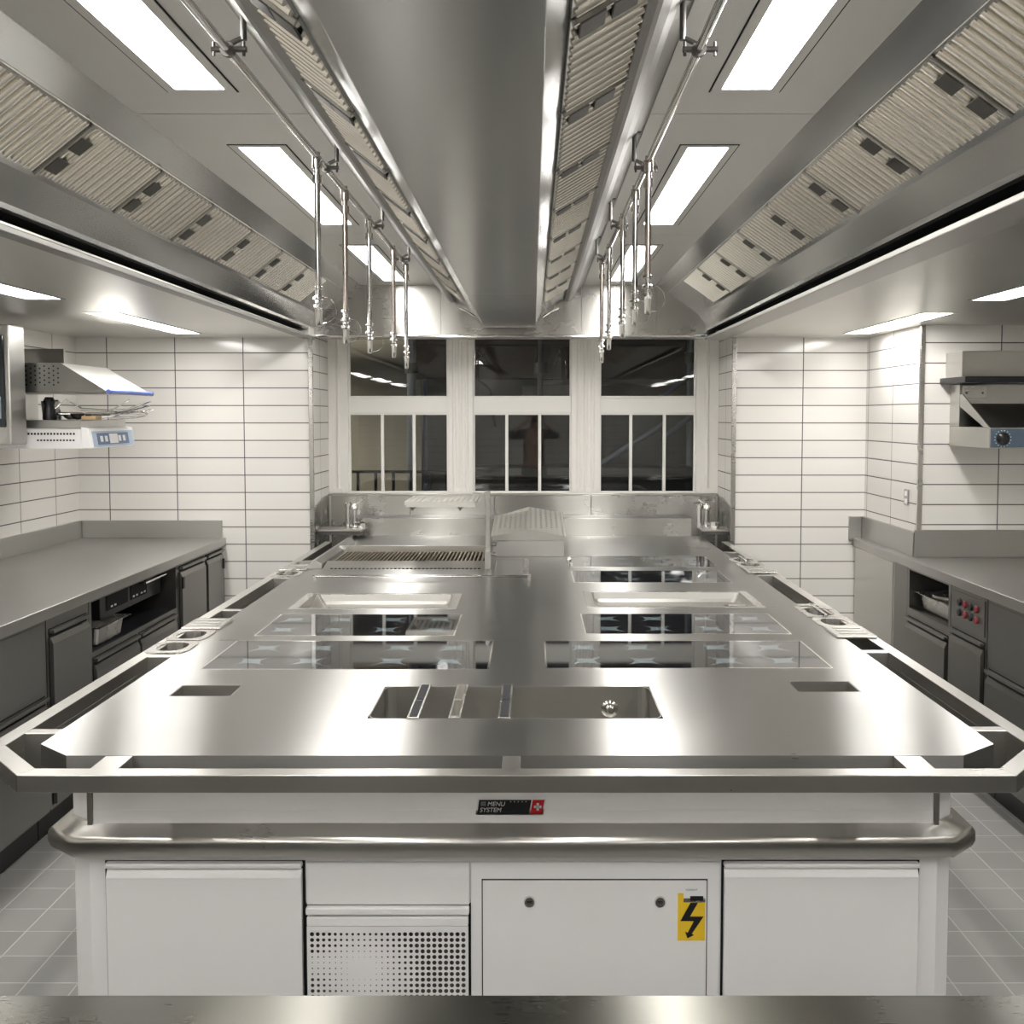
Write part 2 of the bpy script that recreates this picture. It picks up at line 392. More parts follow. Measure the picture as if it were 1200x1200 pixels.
cpanel(-1.05, -.592, LI); cpanel(.312, .75, RI)
MB().box(-1.06, .76, Yb, Y1, ZC + .03, ZC + .034).build('top_sheet', GAP, hood)
def sheet(name, prof, mat, a=Yb, b=Y1, par=hood, t=.0015, sm=False):
    return MB().sheet(prof, 'Y', a, b, t).build(name, mat, par, smooth=sm)
# outer banks: upper fascia, gutter; profile in (x,z)
sheet('upper_fascia', [(-1.05, 2.452), (-1.128, 2.406)], ST_HOOD); sheet('upper_fascia', [(.75, 2.452), (.829, 2.406)], ST_HOOD)
sheet('gutter', [(-1.286, 2.284), (-1.300, 2.272), (-1.336, 2.190), (-1.337, 2.176), (-1.350, 2.172)], ST_HOOD)
sheet('gutter', [(1.003, 2.284), (1.018, 2.272), (1.068, 2.190), (1.071, 2.176), (1.084, 2.172)], ST_HOOD)
sheet('gutter_shade', [(-1.350, 2.178), (-1.46, 2.178), (-1.46, 2.135), (-1.34, 2.135)], GAP); sheet('gutter_shade', [(1.084, 2.178), (1.24, 2.178), (1.24, 2.135), (1.07, 2.135)], GAP)  # black sheet: dark reflection and shade under the gutter put into colour
# blank plates that finish the filter banks
def blank(T, B, a, b): sheet('blank_panel', [T, B], ST_HOOD, a, b)
LT, LB = (-1.13, 2.405), (-1.288, 2.282); RT, RB = (.83, 2.405), (1.005, 2.282)
CLT, CLB = (-.472, 2.365), (-.368, 2.285); CRT, CRB = (.192, 2.365), (.057, 2.285)
for T, B in ((LT, LB), (RT, RB), (CLT, CLB), (CRT, CRB)):
    blank(T, B, 5.665, Y1); blank(T, B, Yb, 1.155)
# end wall of the canopy in upright panels
xs = [-1.45, -1.02, -.56, .30, .76, 1.26]
for i in range(5):
    MB().box(xs[i] + .001, xs[i + 1] - .001, Y1, Y1 + .01, 2.145, 2.47).build('end_panel', ST_BACK, hood)
MB().box(-1.45, 1.26, Y1 - .012, Y1 + .012, 2.133, 2.147).build('end_rail', CHROME, hood, bevel=.003)
MB().box(-1.335, 1.215, Y1 + .012, Ywin, 2.15, 2.17).build('top_sheet', ST_CEIL, hood)
# central duct box and its shoulders
duct = hood
MB().prism([(-.292, 2.19), (.018, 2.19), (.057, 2.283), (.057, 2.45), (-.368, 2.45), (-.368, 2.283)], 'Y', Yb, 4.55).build('duct_section', ST_DUCT, duct, bevel=.002)
MB().prism([(-.292, 2.19), (.018, 2.19), (.057, 2.283), (.057, 2.45), (-.368, 2.45), (-.368, 2.283)], 'Y', 4.553, 6.2).build('duct_section', ST_DUCT, duct, bevel=.002)
MB().box(-.292, .018, 6.18, 6.205, 2.184, 2.192).build('end_lip', ST_PLAIN, duct, bevel=.002)
for sx in (-1, 1):
    c = -.14
    f = lambda d: c + sx * d
    MB().sheet([(f(.333), 2.385), (f(.336), 2.350), (f(.352), 2.348), (f(.362), 2.352), (f(.385), 2.375), (f(.41), 2.41), (f(.452), 2.452)], 'Y', Yb, Y1, .0015).build('side_frame', ST_FRAME, duct, smooth=True)
    MB().tube([(f(.30), 6.19, 2.30), (f(.26), 6.215, 2.285), (f(.20), 6.24, 2.25)], .006).build('mounting_bolt', CHROME, duct)

# grease filters: corrugated baffles with two square catches
FL = .494
def make_filter(T, B, sgn, y0, name='grease_filter'):
    T = Vector((T[0], 0, T[1])); B = Vector((B[0], 0, B[1])); d = (B - T); Ls = d.length; d.normalize()
    n = Vector((d.z, 0, -d.x));
    if n.z > 0: n = -n
    root = thing(name, '', 'grease filter', ((T.x + B.x) / 2, y0, B.z))
    mb = MB(); prof = []; N = 12; p = FL / N
    for k in range(N):
        u = y0 + k * p
        for a, h in ((0, -.014), (.38, -.014), (.40, .000), (.44, .009), (.53, .0145), (.66, .016), (.79, .0145), (.90, .009), (.95, .000), (.965, -.014)): prof.append((u + a * p, h))
    prof.append((y0 + FL, -.014)); m = len(prof)
    s0, s1 = .006, Ls - .006
    vs = [T + d * s0 + n * h + Vector((0, u, 0)) for u, h in prof] + [T + d * s1 + n * h + Vector((0, u, 0)) for u, h in prof] \
       + [T + d * s1 - n * .018 + Vector((0, u, 0)) for u, h in prof] + [T + d * s0 - n * .018 + Vector((0, u, 0)) for u, h in prof]
    fs = []
    for q in range(4):
        q2 = (q + 1) % 4
        for i in range(m - 1): fs.append((q * m + i, q * m + i + 1, q2 * m + i + 1, q2 * m + i))
    fs += [(0, m, 2 * m, 3 * m), (m - 1, 4 * m - 1, 3 * m - 1, 2 * m - 1)]
    mb.add(vs, fs).build('baffle_panel', ST_FILT, root, smooth=True)
    def bar(a0, a1, u0, u1, h0, h1, mb):
        q = [T + d * a + n * h + Vector((0, u, 0)) for h in (h0, h1) for a, u in ((a0, u0), (a1, u0), (a1, u1), (a0, u1))]
        mb.add(q, [(0, 3, 2, 1), (4, 5, 6, 7), (0, 1, 5, 4), (1, 2, 6, 5), (2, 3, 7, 6), (3, 0, 4, 7)])
    fr = MB(); bar(0, .012, y0, y0 + FL, -.004, .008, fr); bar(Ls - .012, Ls, y0, y0 + FL, -.004, .008, fr)
    bar(0, Ls, y0, y0 + .006, -.004, .019, fr); fr.build('filter_frame', ST_HOOD, root)
    for a in (.22, .62):
        h = MB(); bar(Ls * a, Ls * a + .048, y0 + .006, y0 + .068, .0165, .021, h)
        h.build('catch', CATCH, root)
    return root
ORD = ['', 'first', 'second', 'third', 'fourth', 'fifth', 'sixth', 'seventh', 'eighth', 'ninth', 'tenth']
for T, B, sg, desc, grp in ((LT, LB, 1, 'in the left outer filter bank', 'grease filters of the left bank'), (RT, RB, -1, 'in the right outer filter bank', 'grease filters of the right bank'),
                            (CLT, CLB, -1, 'on the duct left flank', 'grease filters left of the duct'), (CRT, CRB, 1, 'on the duct right flank', 'grease filters right of the duct')):
    f0 = make_filter(T, B, sg, 5.163)
    f0['label'] = 'corrugated grease filter, first from the window ' + desc; f0['group'] = grp
    for k in range(1, 9):
        if k == 8 and sg * (1 if 'outer' in desc else 0): pass
        dup(f0, (0, -.5 * k, 0), 'corrugated grease filter, %s from the window %s' % (ORD[k + 1], desc), grp)

# recessed light panels
def ceiling_light(x0, x1, y0, y1, z, label, frame=.016):
    t = thing('ceiling_light', label, 'ceiling light', ((x0 + x1) / 2, (y0 + y1) / 2, z - .003))
    MB().holed(x0 - frame, x1 + frame, y0 - frame, y1 + frame, z - .0005, .0025, [(x0 + .002, x1 - .002, y0 + .002, y1 - .002)]).build('light_frame', ST_CEIL if z > 2.2 else ST_SOF, t)
    if z > 2.2:
        e = frame + .004; MB().holed(x0 - e, x1 + e, y0 - e, y1 + e, z - .0002, .0012, [(x0 - frame, x1 + frame, y0 - frame, y1 + frame)]).build('shadow_gap', GAP, t)
    MB().box(x0 + .001, x1 - .001, y0 + .001, y1 - .001, z + .001, z + .006).build('diffuser', DIFF, t)
pos = ['third', 'second', 'first', 'fourth', 'fifth']
for i, l in enumerate(LI): ceiling_light(*l, ZC, 'long bright ceiling light panel left of the central duct, %s from the window' % pos[i], .022)
for i, l in enumerate(RI): ceiling_light(*l, ZC, 'long bright ceiling light panel right of the central duct, %s from the window' % pos[i], .022)
pos = ['first', 'second', 'third', 'fourth', 'fifth']
for i, l in enumerate(SL): ceiling_light(*l, ZS, 'slim light panel in the low soffit over the left counter, %s from the far wall' % pos[i], .012)
for i, l in enumerate(SR): ceiling_light(*l, ZS, 'slim light panel in the low soffit over the right counter, %s from the far wall' % pos[i], .012)

# suppression pipes with drop pipes and nozzles
def pipe_run(X, side, drops, zb, clamps):
    zp = 2.333
    t = thing('suppression_pipe', 'thin steel pipe under the canopy %s of the duct with five hanging nozzle pipes' % side, 'pipe', (X, 3, zp))
    MB().tube([(X, Yb + .2, zp), (X, drops[-1][0] + .02, zp)], .0085).build('main_pipe', CHROME, t, smooth=True)
    for (y, bz, yn, loop) in drops:
        mb = MB().tube([(X, y, zp + .012), (X, y, bz + .06)], .0085)
        mb.lathe([(.0125, 0), (.0125, .03)], (X, y, zp - .03)); mb.lathe([(.0125, 0), (.0125, .022)], (X, y, zp - .07))
        dp = mb.build('drop_pipe', BRASS if yn else CHROME, t, smooth=True)
        nz = MB().lathe([(.007, 0), (.009, .004), (.010, .045), (.013, .048), (.013, .056), (.009, .06), (.009, .068), (.016, .070), (.016, .076), (.009, .08), (.009, .095), (.014, .097), (.014, .103), (.009, .105)], (X, y, bz - .03), seg=16)
        nz.build('nozzle', CHROME, dp, smooth=True)
        if loop:
            pts = [(X + .012 + .035 * math.sin(a), y, bz + .012 - .035 * math.cos(a)) for a in [PI * k / 10 for k in range(11)]]
            MB().tube([(X, y, bz - .022)] + pts, .0014, 6).build('cap_wire', CHROME, dp)
    sd = 1 if X < -.14 else -1
    for y in clamps:
        mb = MB().box(X + sd * .012, X + sd * .09, y - .008, y + .008, 2.425, 2.430)
        mb.tube([(X + sd * .03, y, 2.43), (X + sd * .03, y, 2.35)], .006)
        mb.tube([(X + sd * .08, y, 2.43), (X + sd * .08, y, 2.412)], .005)
        mb.lathe([(.014, -.006), (.014, .006)], (X, y, zp), 'Y', 16)
        mb.tube([(X - .03, y, zp), (X + .035, y, zp)], .0055); mb.tube([(X - .026, y, zp - .012), (X - .026, y, zp + .014)], .003); mb.tube([(X + .03, y, zp - .012), (X + .03, y, zp + .014)], .003)
        mb.tube([(X, y, zp + .008), (X + sd * .03, y, 2.355)], .005)
        mb.build('pipe_clamp', DARKST, t)
pipe_run(-.568, 'left', [(2.74, 1.92, 0, 1), (3.14, 1.90, 1, 1), (3.60, 1.90, 0, 1), (4.22, 1.92, 1, 0), (4.64, 1.895, 0, 0)], 1.9, [1.95, 2.86, 3.72, 4.5])
pipe_run(.31, 'right', [(2.78, 1.955, 1, 1), (3.13, 1.955, 0, 1), (3.56, 1.95, 0, 1), (4.18, 1.95, 0, 0), (4.62, 1.92, 1, 0)], 1.9, [1.95, 2.86, 3.72, 4.5])

# ------------------------------------------------------------ window bay
def window(n, x0, x1, muntins):
    g = MB()
    fr = struct('window_%d' % n, MB().box(x0 - .0, x1 + .0, Ywin + .02, Ywin + .06, 1.672, 1.772), PAINT, bevel=.003)
    fr['_w'] = list(fr.location)
    mb = MB()
    for (a, b_, z0, z1) in ((x0, x1, 1.772, 2.2), (x0, x1, 1.147, 1.672)):
        w_ = .012
        mb.box(a, a + w_, Ywin + .025, Ywin + .05, z0, z1).box(b_ - w_, b_, Ywin + .025, Ywin + .05, z0, z1)
        mb.box(a + w_, b_ - w_, Ywin + .025, Ywin + .05, z0, z0 + w_).box(a + w_, b_ - w_, Ywin + .025, Ywin + .05, z1 - w_, z1)
    mb.build('window_sash', PAINT, fr, bevel=.002)
    for m in muntins: MB().box(m - .010, m + .010, Ywin + .02, Ywin + .05, 1.159, 1.66).build('muntin', PAINT, fr, bevel=.003)
    MB().box(x0 + .01, x1 - .01, Ywin + .036, Ywin + .040, 1.78, 2.19).build('pane', GLASS, fr)
    MB().box(x0 + .01, x1 - .01, Ywin + .036, Ywin + .040, 1.155, 1.662).build('pane', GLASS, fr)
window(1, -1.205, -.551, (-.985, -.777)); window(2, -.39, .255, (-.169, .047)); window(3, .438, 1.07, (.645, .865))
# posts with fluted faces, outer jambs, head
def post(n, x0, x1, flutes=3):
    mb = MB().box(x0, x1, Ywin + .0, Ywin + .10, 1.147, 2.2)
    ww = (x1 - x0)
    for k in range(flutes):
        c = x0 + ww * (k + 1) / (flutes + 1); mb.tube([(c, Ywin - .002, 1.16), (c, Ywin - .002, 2.19)], ww * .075, 10)
    mb.box(x0 + .03, x1 - .03, Ywin - .012, Ywin, 1.147, 1.18)
    struct('trim_%d' % n, mb, PAINT, bevel=.002)
post(6, -.551, -.39); post(7, .255, .438); post(8, XBL, -1.205, 1); post(9, 1.07, XBR, 1)
struct('trim_10', MB().box(XBL, XBR, Ywin, Ywin + .1, 2.2, 2.62), PAINT)
struct('trim_11', MB().box(XBL, XBR, Ywin - .03, Ywin, 1.135, 1.147), ST_RAIL, bevel=.002)

# outside at night: pale facade, dark beam, scaffold tubes, railing
FAC = plain('facade_render', (0.42, 0.38, 0.30), 0.8); FAC2 = plain('facade_grey', (0.20, 0.20, 0.20), 0.8)
WOOD = plain('dark_timber', (0.055, 0.030, 0.022), 0.6); GALV = plain('galvanised_tube', (0.30, 0.33, 0.38), 0.4, 0.7)
fc = thing('neighbouring_building', 'pale rendered facade seen through the windows at night', 'building', (0, 10, 0))
MB().box(-5, -1.02, 9.4, 9.6, 0, 4).build('wall', FAC, fc)
MB().box(-1.02, 5, 9.9, 10.1, 0, 4).build('wall', FAC2, fc)
MB().box(-.10, 1.6, 9.82, 9.9, 1.68, 1.95).build('wall_panel', FAC, fc, bevel=.01)
MB().box(-.75, -.55, 9.85, 9.9, .3, 1.80).build('door', FAC, fc)
MB().tube([(-.55, 9.8, 2.02), (-.45, 9.8, 1.95), (-.40, 9.8, 1.9), (-.36, 9.8, 1.55)], .012).build('drain_pipe', BLACK, fc)
bm_ = tag(MB().box(-1.0, 4, 8.2, 8.4, 1.95, 2.35).build('timber_beam', WOOD), 'dark timber scaffold beam outside the top window panes', 'beam')
dk = tag(MB().box(-2.5, 4, 7.7, 8.9, 2.36, 2.45).build('scaffold_deck', WOOD), 'dark scaffold deck above the beam outside the windows', 'scaffold')
rd = thing('round_marker', 'small round yellow disc on the dark beam outside the left window', 'sign', (-1.11, 8.15, 1.98))
MB().lathe([(.04, 0), (.045, .01), (.04, .02)], (-.97, 8.17, 2.145), 'Y').build('disc', YELLOW, rd)
for x, lab in ((-.93, 'left'), (.06, 'middle'), (1.22, 'right')):
    sc = thing('scaffold_tube', 'upright galvanised scaffold tube outside the %s window' % lab, 'scaffold tube', (x, 7.9, 0))
    MB().tube([(x, 7.9, 0), (x, 7.9, 3)], .035 if lab != 'middle' else .022, 14).build('tube', GALV if lab != 'middle' else DARKST, sc, smooth=True)
    MB().lathe([(.05, -.04), (.05, .04)], (x, 7.9, 2.02 if lab != 'right' else 2.1)).build('coupler', DARKST, sc)
for k, (a, b_) in enumerate((((.50, 7.75, 1.28), (1.0, 7.75, 1.60)), ((.95, 7.8, 1.78), (1.45, 7.8, 2.15)), ((1.02, 7.86, 1.50), (1.34, 7.86, 1.75)))):
    tag(MB().tube([a, b_], .022).build('scaffold_brace', GALV, smooth=True), 'slanting scaffold brace outside the right window, %s' % ('low behind the left and middle panes', 'above the transom', 'beside the right upright tube')[k], 'scaffold tube')
rl = thing('street_railing', 'black iron railing outside the lower left window', 'railing', (-.95, 7.5, -.01))
for x in (-1.49, -.57): MB().box(x - .012, x + .012, 7.49, 7.51, -.008, 1.25).build('post', BLACK, rl)
mb = MB().box(-1.5, -.55, 7.49, 7.51, 1.235, 1.255).box(-1.5, -.55, 7.49, 7.51, .98, 1.0)
mb.build('rail', BLACK, rl)
for k in range(7): MB().box(-1.42 + k * .13, -1.40 + k * .13, 7.49, 7.51, .95, 1.235).build('baluster', BLACK, rl)
ct = thing('outdoor_counter', 'dark metal counter standing outside the middle and right windows', 'counter', (.4, 8, 0))
MB().box(-.55, 1.3, 7.6, 8.1, 1.20, 1.27).build('top', DARKST, ct, bevel=.004)
MB().box(-.50, 1.25, 7.65, 8.05, .3, 1.2).build('body', BLACK, ct)
gr = MB().box(-6, 6, Ywin + .4, 12, -.06, -.01); g_ = gr.build('ground', FAC2); g_['kind'] = 'structure'
pl = bpy.data.lights.new('outdoor_fill', 'AREA'); pl.energy = 30; pl.size = 0.6; pl.color = (1, .93, .8)  # area light added to brighten the outside, no visible lamp
po = bpy.data.objects.new('outdoor_fill', pl); COL.objects.link(po); po.location = (-3.2, 7.6, 2.9); po.rotation_euler = (R(62), 0, R(-25))

# ------------------------------------------------------------ cooking island
IS = thing('cooking_island', 'large stainless steel and white cooking island in the middle of the kitchen', 'cooking island', (-.035, 4.2, 0))
WL, WR, WF, WB = -1.128, 1.058, 2.23, 6.40       # worktop edges
OL, OR_, OF = -1.245, 1.175, 2.105              # outside of the rail
SINK = (-.411, .325, 2.508, 2.812)
SK_L = (-.978, -.81, 2.712, 2.826); SK_R = (.723, .897, 2.755, 2.868)
G = {'a': (-.985, -.133, 3.006, 3.386), 'b': (.042, .894, 3.02, 3.385), 'c': (-.95, -.271, 3.472, 3.845), 'd': (.185, .892, 3.502, 3.855),
     'e': (.19, .90, 4.60, 4.945), 'f': (.20, .92, 5.075, 5.47)}
PL = (-.925, -.325, 3.965, 4.29); PR = (.243, .888, 3.995, 4.345)
GRL = (-1.02, -.25, 5.14, 5.55)
holes = [SINK, SK_L, SK_R, *G.values(), PL, PR, GRL]
mb = MB().holed(WL, WR, 2.31, WB, .90, .05, holes)
mb.prism([(WL, 2.31), (-1.033, WF), (.955, WF), (WR, 2.31)], 'Z', .85, .90)
mb.build('worktop', ST_TOP, IS)
mb = MB()     # deep hanging edge of the worktop
mb.prism([(WL + .0005, 2.31), (-1.0328, WF + .0005), (.9548, WF + .0005), (WR - .0005, 2.31), (WR - .004, 2.315), (.953, WF + .004), (-1.031, WF + .004), (WL + .004, 2.315)], 'Z', .846, .8495)
mb.box(WL + .0005, WL + .004, 2.43, 6.1, .795, .8495).box(WR - .004, WR - .0005, 2.45, 6.1, .795, .8495)
mb.build('apron', ST_RAIL, IS)
# rail round the worktop: bar with mitred corners
outer = [(OL, 6.12), (OL, 2.285), (-1.08, OF), (1.015, OF), (OR_, 2.285), (OR_, 6.12)]
inner = [(OL + .041, 6.12), (OL + .041, 2.302), (-1.062, OF + .043), (.997, OF + .043), (OR_ - .041, 2.302), (OR_ - .041, 6.12)]
mb = MB()
for i in range(5): mb.prism([outer[i], outer[i + 1], inner[i + 1], inner[i]], 'Z', .862, .90)
mb.build('rail', ST_RAIL, IS, bevel=.0015)
br = lambda *a: MB().box(*a).build('rail_bridge', ST_RAIL, IS, bevel=.0015)
ys = [2.39, 3.17, 3.93, 4.70]
for y in (2.39, 3.165, 3.93, 4.72): br(OL + .04, WL - .0005, y, y + .035, .80, .8995)
for y in (2.41, 3.225, 4.04, 4.80, 5.62): br(WR + .0005, OR_ - .04, y, y + .035, .80, .8995)
for a, b_ in ((-.945, -.885), (-.066, -.026), (.80, .86)): br(a, b_, OF + .042, WF - .0005, .862, .8995)
# deep inner skin hung below the side rails
for x in (OL + .036, OR_ - .041):
    MB().box(x, x + .005, 2.31, 6.1, .80, .862).build('rail_skirt', ST_SIDE, IS)
# sinks
MB().basin(*SINK, .8995, .19, rc=.03).build('sink_basin', ST_BASIN, IS)
for s_ in (SK_L, SK_R): MB().basin(*s_, .8995, .12, rc=.008).build('waste_basin', ST_BASIN, IS)
ov = MB().lathe([(.024, .0), (.024, -.004), (.017, -.008), (.010, -.008)], (.215, SINK[3] - .002, .838), 'Y'); ov.build('overflow_ring', CHROME, IS, smooth=True)
MB().lathe([(.013, -.006), (.013, -.014), (.008, -.02)], (.215, SINK[3] - .002, .838), 'Y').build('overflow_knob', CHROME, IS, smooth=True)
# glass hobs
for k, g in G.items():
    cx = (g[0] + g[1]) / 2; cy = (g[2] + g[3]) / 2
    h = .215 if k in 'ab' else .18
    mk = [(cx + sx * h + dx, cy + dy) for sx in (-1, 1) for dx in (-.088, .088) for dy in (-.09, .09)]
    MB().box(g[0] + .0015, g[1] - .0015, g[2] + .0015, g[3] - .0015, .893, .9003).build('induction_glass', hob_mat('hob_glass_' + k, mk), IS, bevel=.0008)
    t = MB().holed(g[0] - .004, g[1] + .004, g[2] - .004, g[3] + .004, .9008, .0012, [(g[0] + .0015, g[1] - .0015, g[2] + .0015, g[3] - .0015)]); t.build('hob_trim', CHROME, IS)
# recessed pans with sloping pouring end
def pan(p, slot_left):
    t = MB().holed(p[0] - .028, p[1] + .028, p[2] - .012, p[3] + .012, .902, .002, [(p[0] + .006, p[1] - .006, p[2] + .006, p[3] - .006)])
    fr = t.build('griddle_frame', ST_PLAIN, IS, bevel=.0008)
    MB().basin(p[0] + .006, p[1] - .006, p[2] + .006, p[3] - .006, .900, .038, taper=.008, rc=.02).build('griddle_plate', ST_BASIN, IS)
    if slot_left: a, b_ = p[0] + .015, p[0] + .09
    else: a, b_ = p[1] - .09, p[1] - .015
    MB().box(a, b_, p[2] + .10, p[3] - .10, .8625, .8645).build('grease_slot', DARKST, IS)
    q = MB().prism([(a if slot_left else b_, .866), ((b_ if slot_left else a), .866), ((a + b_) / 2, .93)], 'Y', p[2] + .15, p[2] + .19) if slot_left else MB().box(a, b_, p[2] + .12, p[2] + .15, .866, .885)
    q.build('slot_scraper', ST_PLAIN, IS, bevel=.002)
pan(PL, True); pan(PR, False)
# fine joints of side zones welded into the worktop (thin frames beside the hobs)
for a, b_, c_, d_ in ((-1.05, -.985, 3.40, 3.43), (.90, .96, 4.0, 4.34)):
    MB().box(a, b_, c_, c_ + .003, .9, .9006).build('seam', DARKST, IS)

# char grill
MB().basin(*GRL, .8995, .09).build('grill_well', GAP, IS)
mb = MB(); nb = 38
for k in range(nb):
    x = GRL[0] + .012 + (GRL[1] - GRL[0] - .024) * k / (nb - 1)
    mb.box(x - .0042, x + .0042, GRL[2] + .012, GRL[3] - .012, .900, .916)
mb.box(GRL[0] + .008, GRL[1] - .008, GRL[2] + .006, GRL[2] + .014, .896, .914).box(GRL[0] + .008, GRL[1] - .008, GRL[3] - .014, GRL[3] - .006, .896, .914)
gt = mb.build('grill_grate', IRON); tag(gt, 'cast iron grate of dark parallel bars on the char grill at the back left', 'grill grate')
MB().prism([(4.98, .901), (5.13, .901), (5.13, .922), (5.11, .926), (5.02, .910)], 'X', GRL[0] - .01, GRL[1] + .02).build('grill_front', ST_RAIL, IS, bevel=.002)
for k in range(30):
    pass
mb = MB()
for k in range(38): mb.box(GRL[0] + .03 + k * .0195, GRL[0] + .043 + k * .0195, 4.9785, 4.9805, .903, .909)
mb.build('air_slots', GAP, IS)
MB().box(GRL[0] - .02, GRL[1] + .03, 4.80, 4.975, .9, .905).build('grill_apron', ST_TOP, IS, bevel=.002)
MB().prism([(GRL[0] - .10, .9), (GRL[0] - .015, .9), (GRL[0] - .015, .925), (GRL[0] - .045, .945), (GRL[0] - .06, .945)], 'Y', 5.0, 5.95).build('grill_side', ST_SIDE, IS, bevel=.003)
MB().box(GRL[0] - .04, GRL[1] + .02, 5.57, 5.59, .9, .945).build('grill_splash', ST_RAIL, IS, bevel=.002)
# push bar in front of the grill with its tray
hb = thing('towel_bar', 'thin steel bar on short posts running in front of the char grill', 'rail', (-.5, 4.62, .9))
MB().tube([(-.995, 4.62, .925), (-.01, 4.62, .925)], .006).build('bar', CHROME, hb, smooth=True)
for x in (-.99, -.015): MB().box(x - .006, x + .006, 4.61, 4.63, .90, .935).build('post', ST_PLAIN, hb, bevel=.001)
ld = thing('well_lid', 'square stainless lid lying on the island right of the char grill', 'lid', (-.1, 4.95, .9))
MB().box(-.185, -.045, 4.74, 5.22, .9005, .910).build('lid_plate', ST_SIDE, ld, bevel=.003)
MB().box(-.045, -.018, 4.72, 5.24, .9005, .918).build('lid_edge', ST_PLAIN, ld, bevel=.002)
# grill arm: post with perforated swing shelf
am = thing('swing_shelf', 'perforated steel shelf on a swing arm above the char grill', 'shelf', (-.215, 5.05, .9))
MB().box(-.232, -.208, 5.02, 5.05, .9005, 1.285).build('post', ST_PLAIN, am, bevel=.003)
MB().box(-.235, -.205, 4.99, 5.08, .901, .99).build('post_foot', ST_SIDE, am, bevel=.003)
MB().tube([(-.205, 5.035, 1.02), (-.175, 5.035, 1.02)], .012).build('clamp_knob', CHROME, am); MB().tube([(-.205, 5.035, .97), (-.18, 5.035, .97)], .010).build('clamp_knob', CHROME, am)
MB().tube([(-.22, 5.035, 1.275), (-.24, 5.1, 1.262), (-.30, 5.2, 1.255)], .008).build('arm', CHROME, am, smooth=True)
pp = MB().perforated((-.62, 5.02, 1.232), (1, 0, 0), (0, 1, 0), 13, 11, .026, .034, lambda i, j: .008)
pp.box(-.622, -.280, 5.012, 5.02, 1.205, 1.233).box(-.622, -.280, 5.394, 5.400, 1.215, 1.233).box(-.628, -.620, 5.012, 5.40, 1.215, 1.233).box(-.284, -.278, 5.012, 5.40, 1.22, 1.233)
pp.build('shelf_plate', PERF, am)
for x in (-.595, -.36): MB().prism([(x - .012, 1.205), (x + .022, 1.205), (x + .004, 1.185)], 'Y', 5.03, 5.05).build('hook', DARKST, am)
# steam cooker with perforated roof shaped cover
cv = thing('steam_cover', 'gable shaped perforated steel cover at the back centre of the island', 'cover', (-.02, 5.75, .9))
x0, x1, xm, ya, yb2 = -.215, .170, -.025, 5.45, 6.05
MB().box(x0, x1, ya, yb2, .9005, .985).build('base_box', ST_SIDE, cv, bevel=.003)
za, zb_, dza, dzb = 1.010, 1.045, 1.06, 1.115
mb = MB().add([(x0, ya, .987), (x1, ya, .987), (x1, ya, za), (xm, ya, zb_), (x0, ya, za), (x0, yb2, .987), (x1, yb2, .987), (x1, yb2, dza), (xm, yb2, dzb), (x0, yb2, dza)],
              [(0, 1, 2, 3, 4), (9, 8, 7, 6, 5), (0, 4, 9, 5), (1, 6, 7, 2), (0, 5, 6, 1)])
mb.build('gable', ST_RAIL, cv)
for xa, xb, s_ in ((x0 - .008, xm, 1), (xm, x1 + .008, -1)):
    A = Vector((xa, ya - .01, za + .001 if s_ == 1 else zb_ + .001)); B_ = Vector((xb, ya - .01, zb_ + .001 if s_ == 1 else za + .001)); Cc = Vector((xa, yb2, dza + .001 if s_ == 1 else dzb + .001))
    U = (B_ - A); lu = U.length; V_ = (Cc - A); lv = V_.length
    MB().perforated(A, U.normalized(), V_.normalized(), 7, 14, lu / 7, lv / 14, lambda i, j: .0075).build('perforated_roof', PERF, cv)
kb = tag(MB().lathe([(.006, 0), (.006, .03), (.012, .034), (.014, .046), (.010, .056), (.003, .06)], (.18, 5.0, .9005)).build('lid_knob', CHROME, smooth=True), 'small round chrome knob standing on the island beside the far right hob', 'knob')
# rear upstand, splash sheets of the bay
MB().box(-1.13, 1.0, WB, WB + .02, .85, 1.012).build('upstand', ST_BACK, IS, bevel=.002)
MB().box(-1.13, 1.0, WB + .02, 6.64, .99, 1.010).build('upstand_shelf', ST_TOP, IS)
for k, (a, b_) in enumerate(((-1.31, -.80), (-.797, -.25), (-.247, .38), (.383, 1.19))):
    o = MB().box(a, b_, 6.645, 6.66, .60, 1.136).build('splash_panel', ST_BACK, bevel=.0015)
    tag(o, 'brushed steel splash panel under the windows, %s' % ('leftmost, behind the left tap', 'behind the swing shelf', 'behind the perforated cover', 'rightmost, behind the right tap')[k], 'splashback', 'splash panels under the windows')
o = MB().prism([(6.17, .6), (6.64, .6), (6.64, 1.136), (6.50, 1.136), (6.17, 1.09)], 'X', XBL + .001, XBL + .012).build('side_splash_panel', ST_BACK); tag(o, 'steel side splash panel on the left wall of the window bay', 'splashback')
o = MB().prism([(6.17, .6), (6.64, .6), (6.64, 1.136), (6.50, 1.136), (6.17, 1.09)], 'X', XBR - .012, XBR - .001).build('side_splash_panel', ST_BACK); tag(o, 'steel side splash panel on the right wall of the window bay', 'splashback')
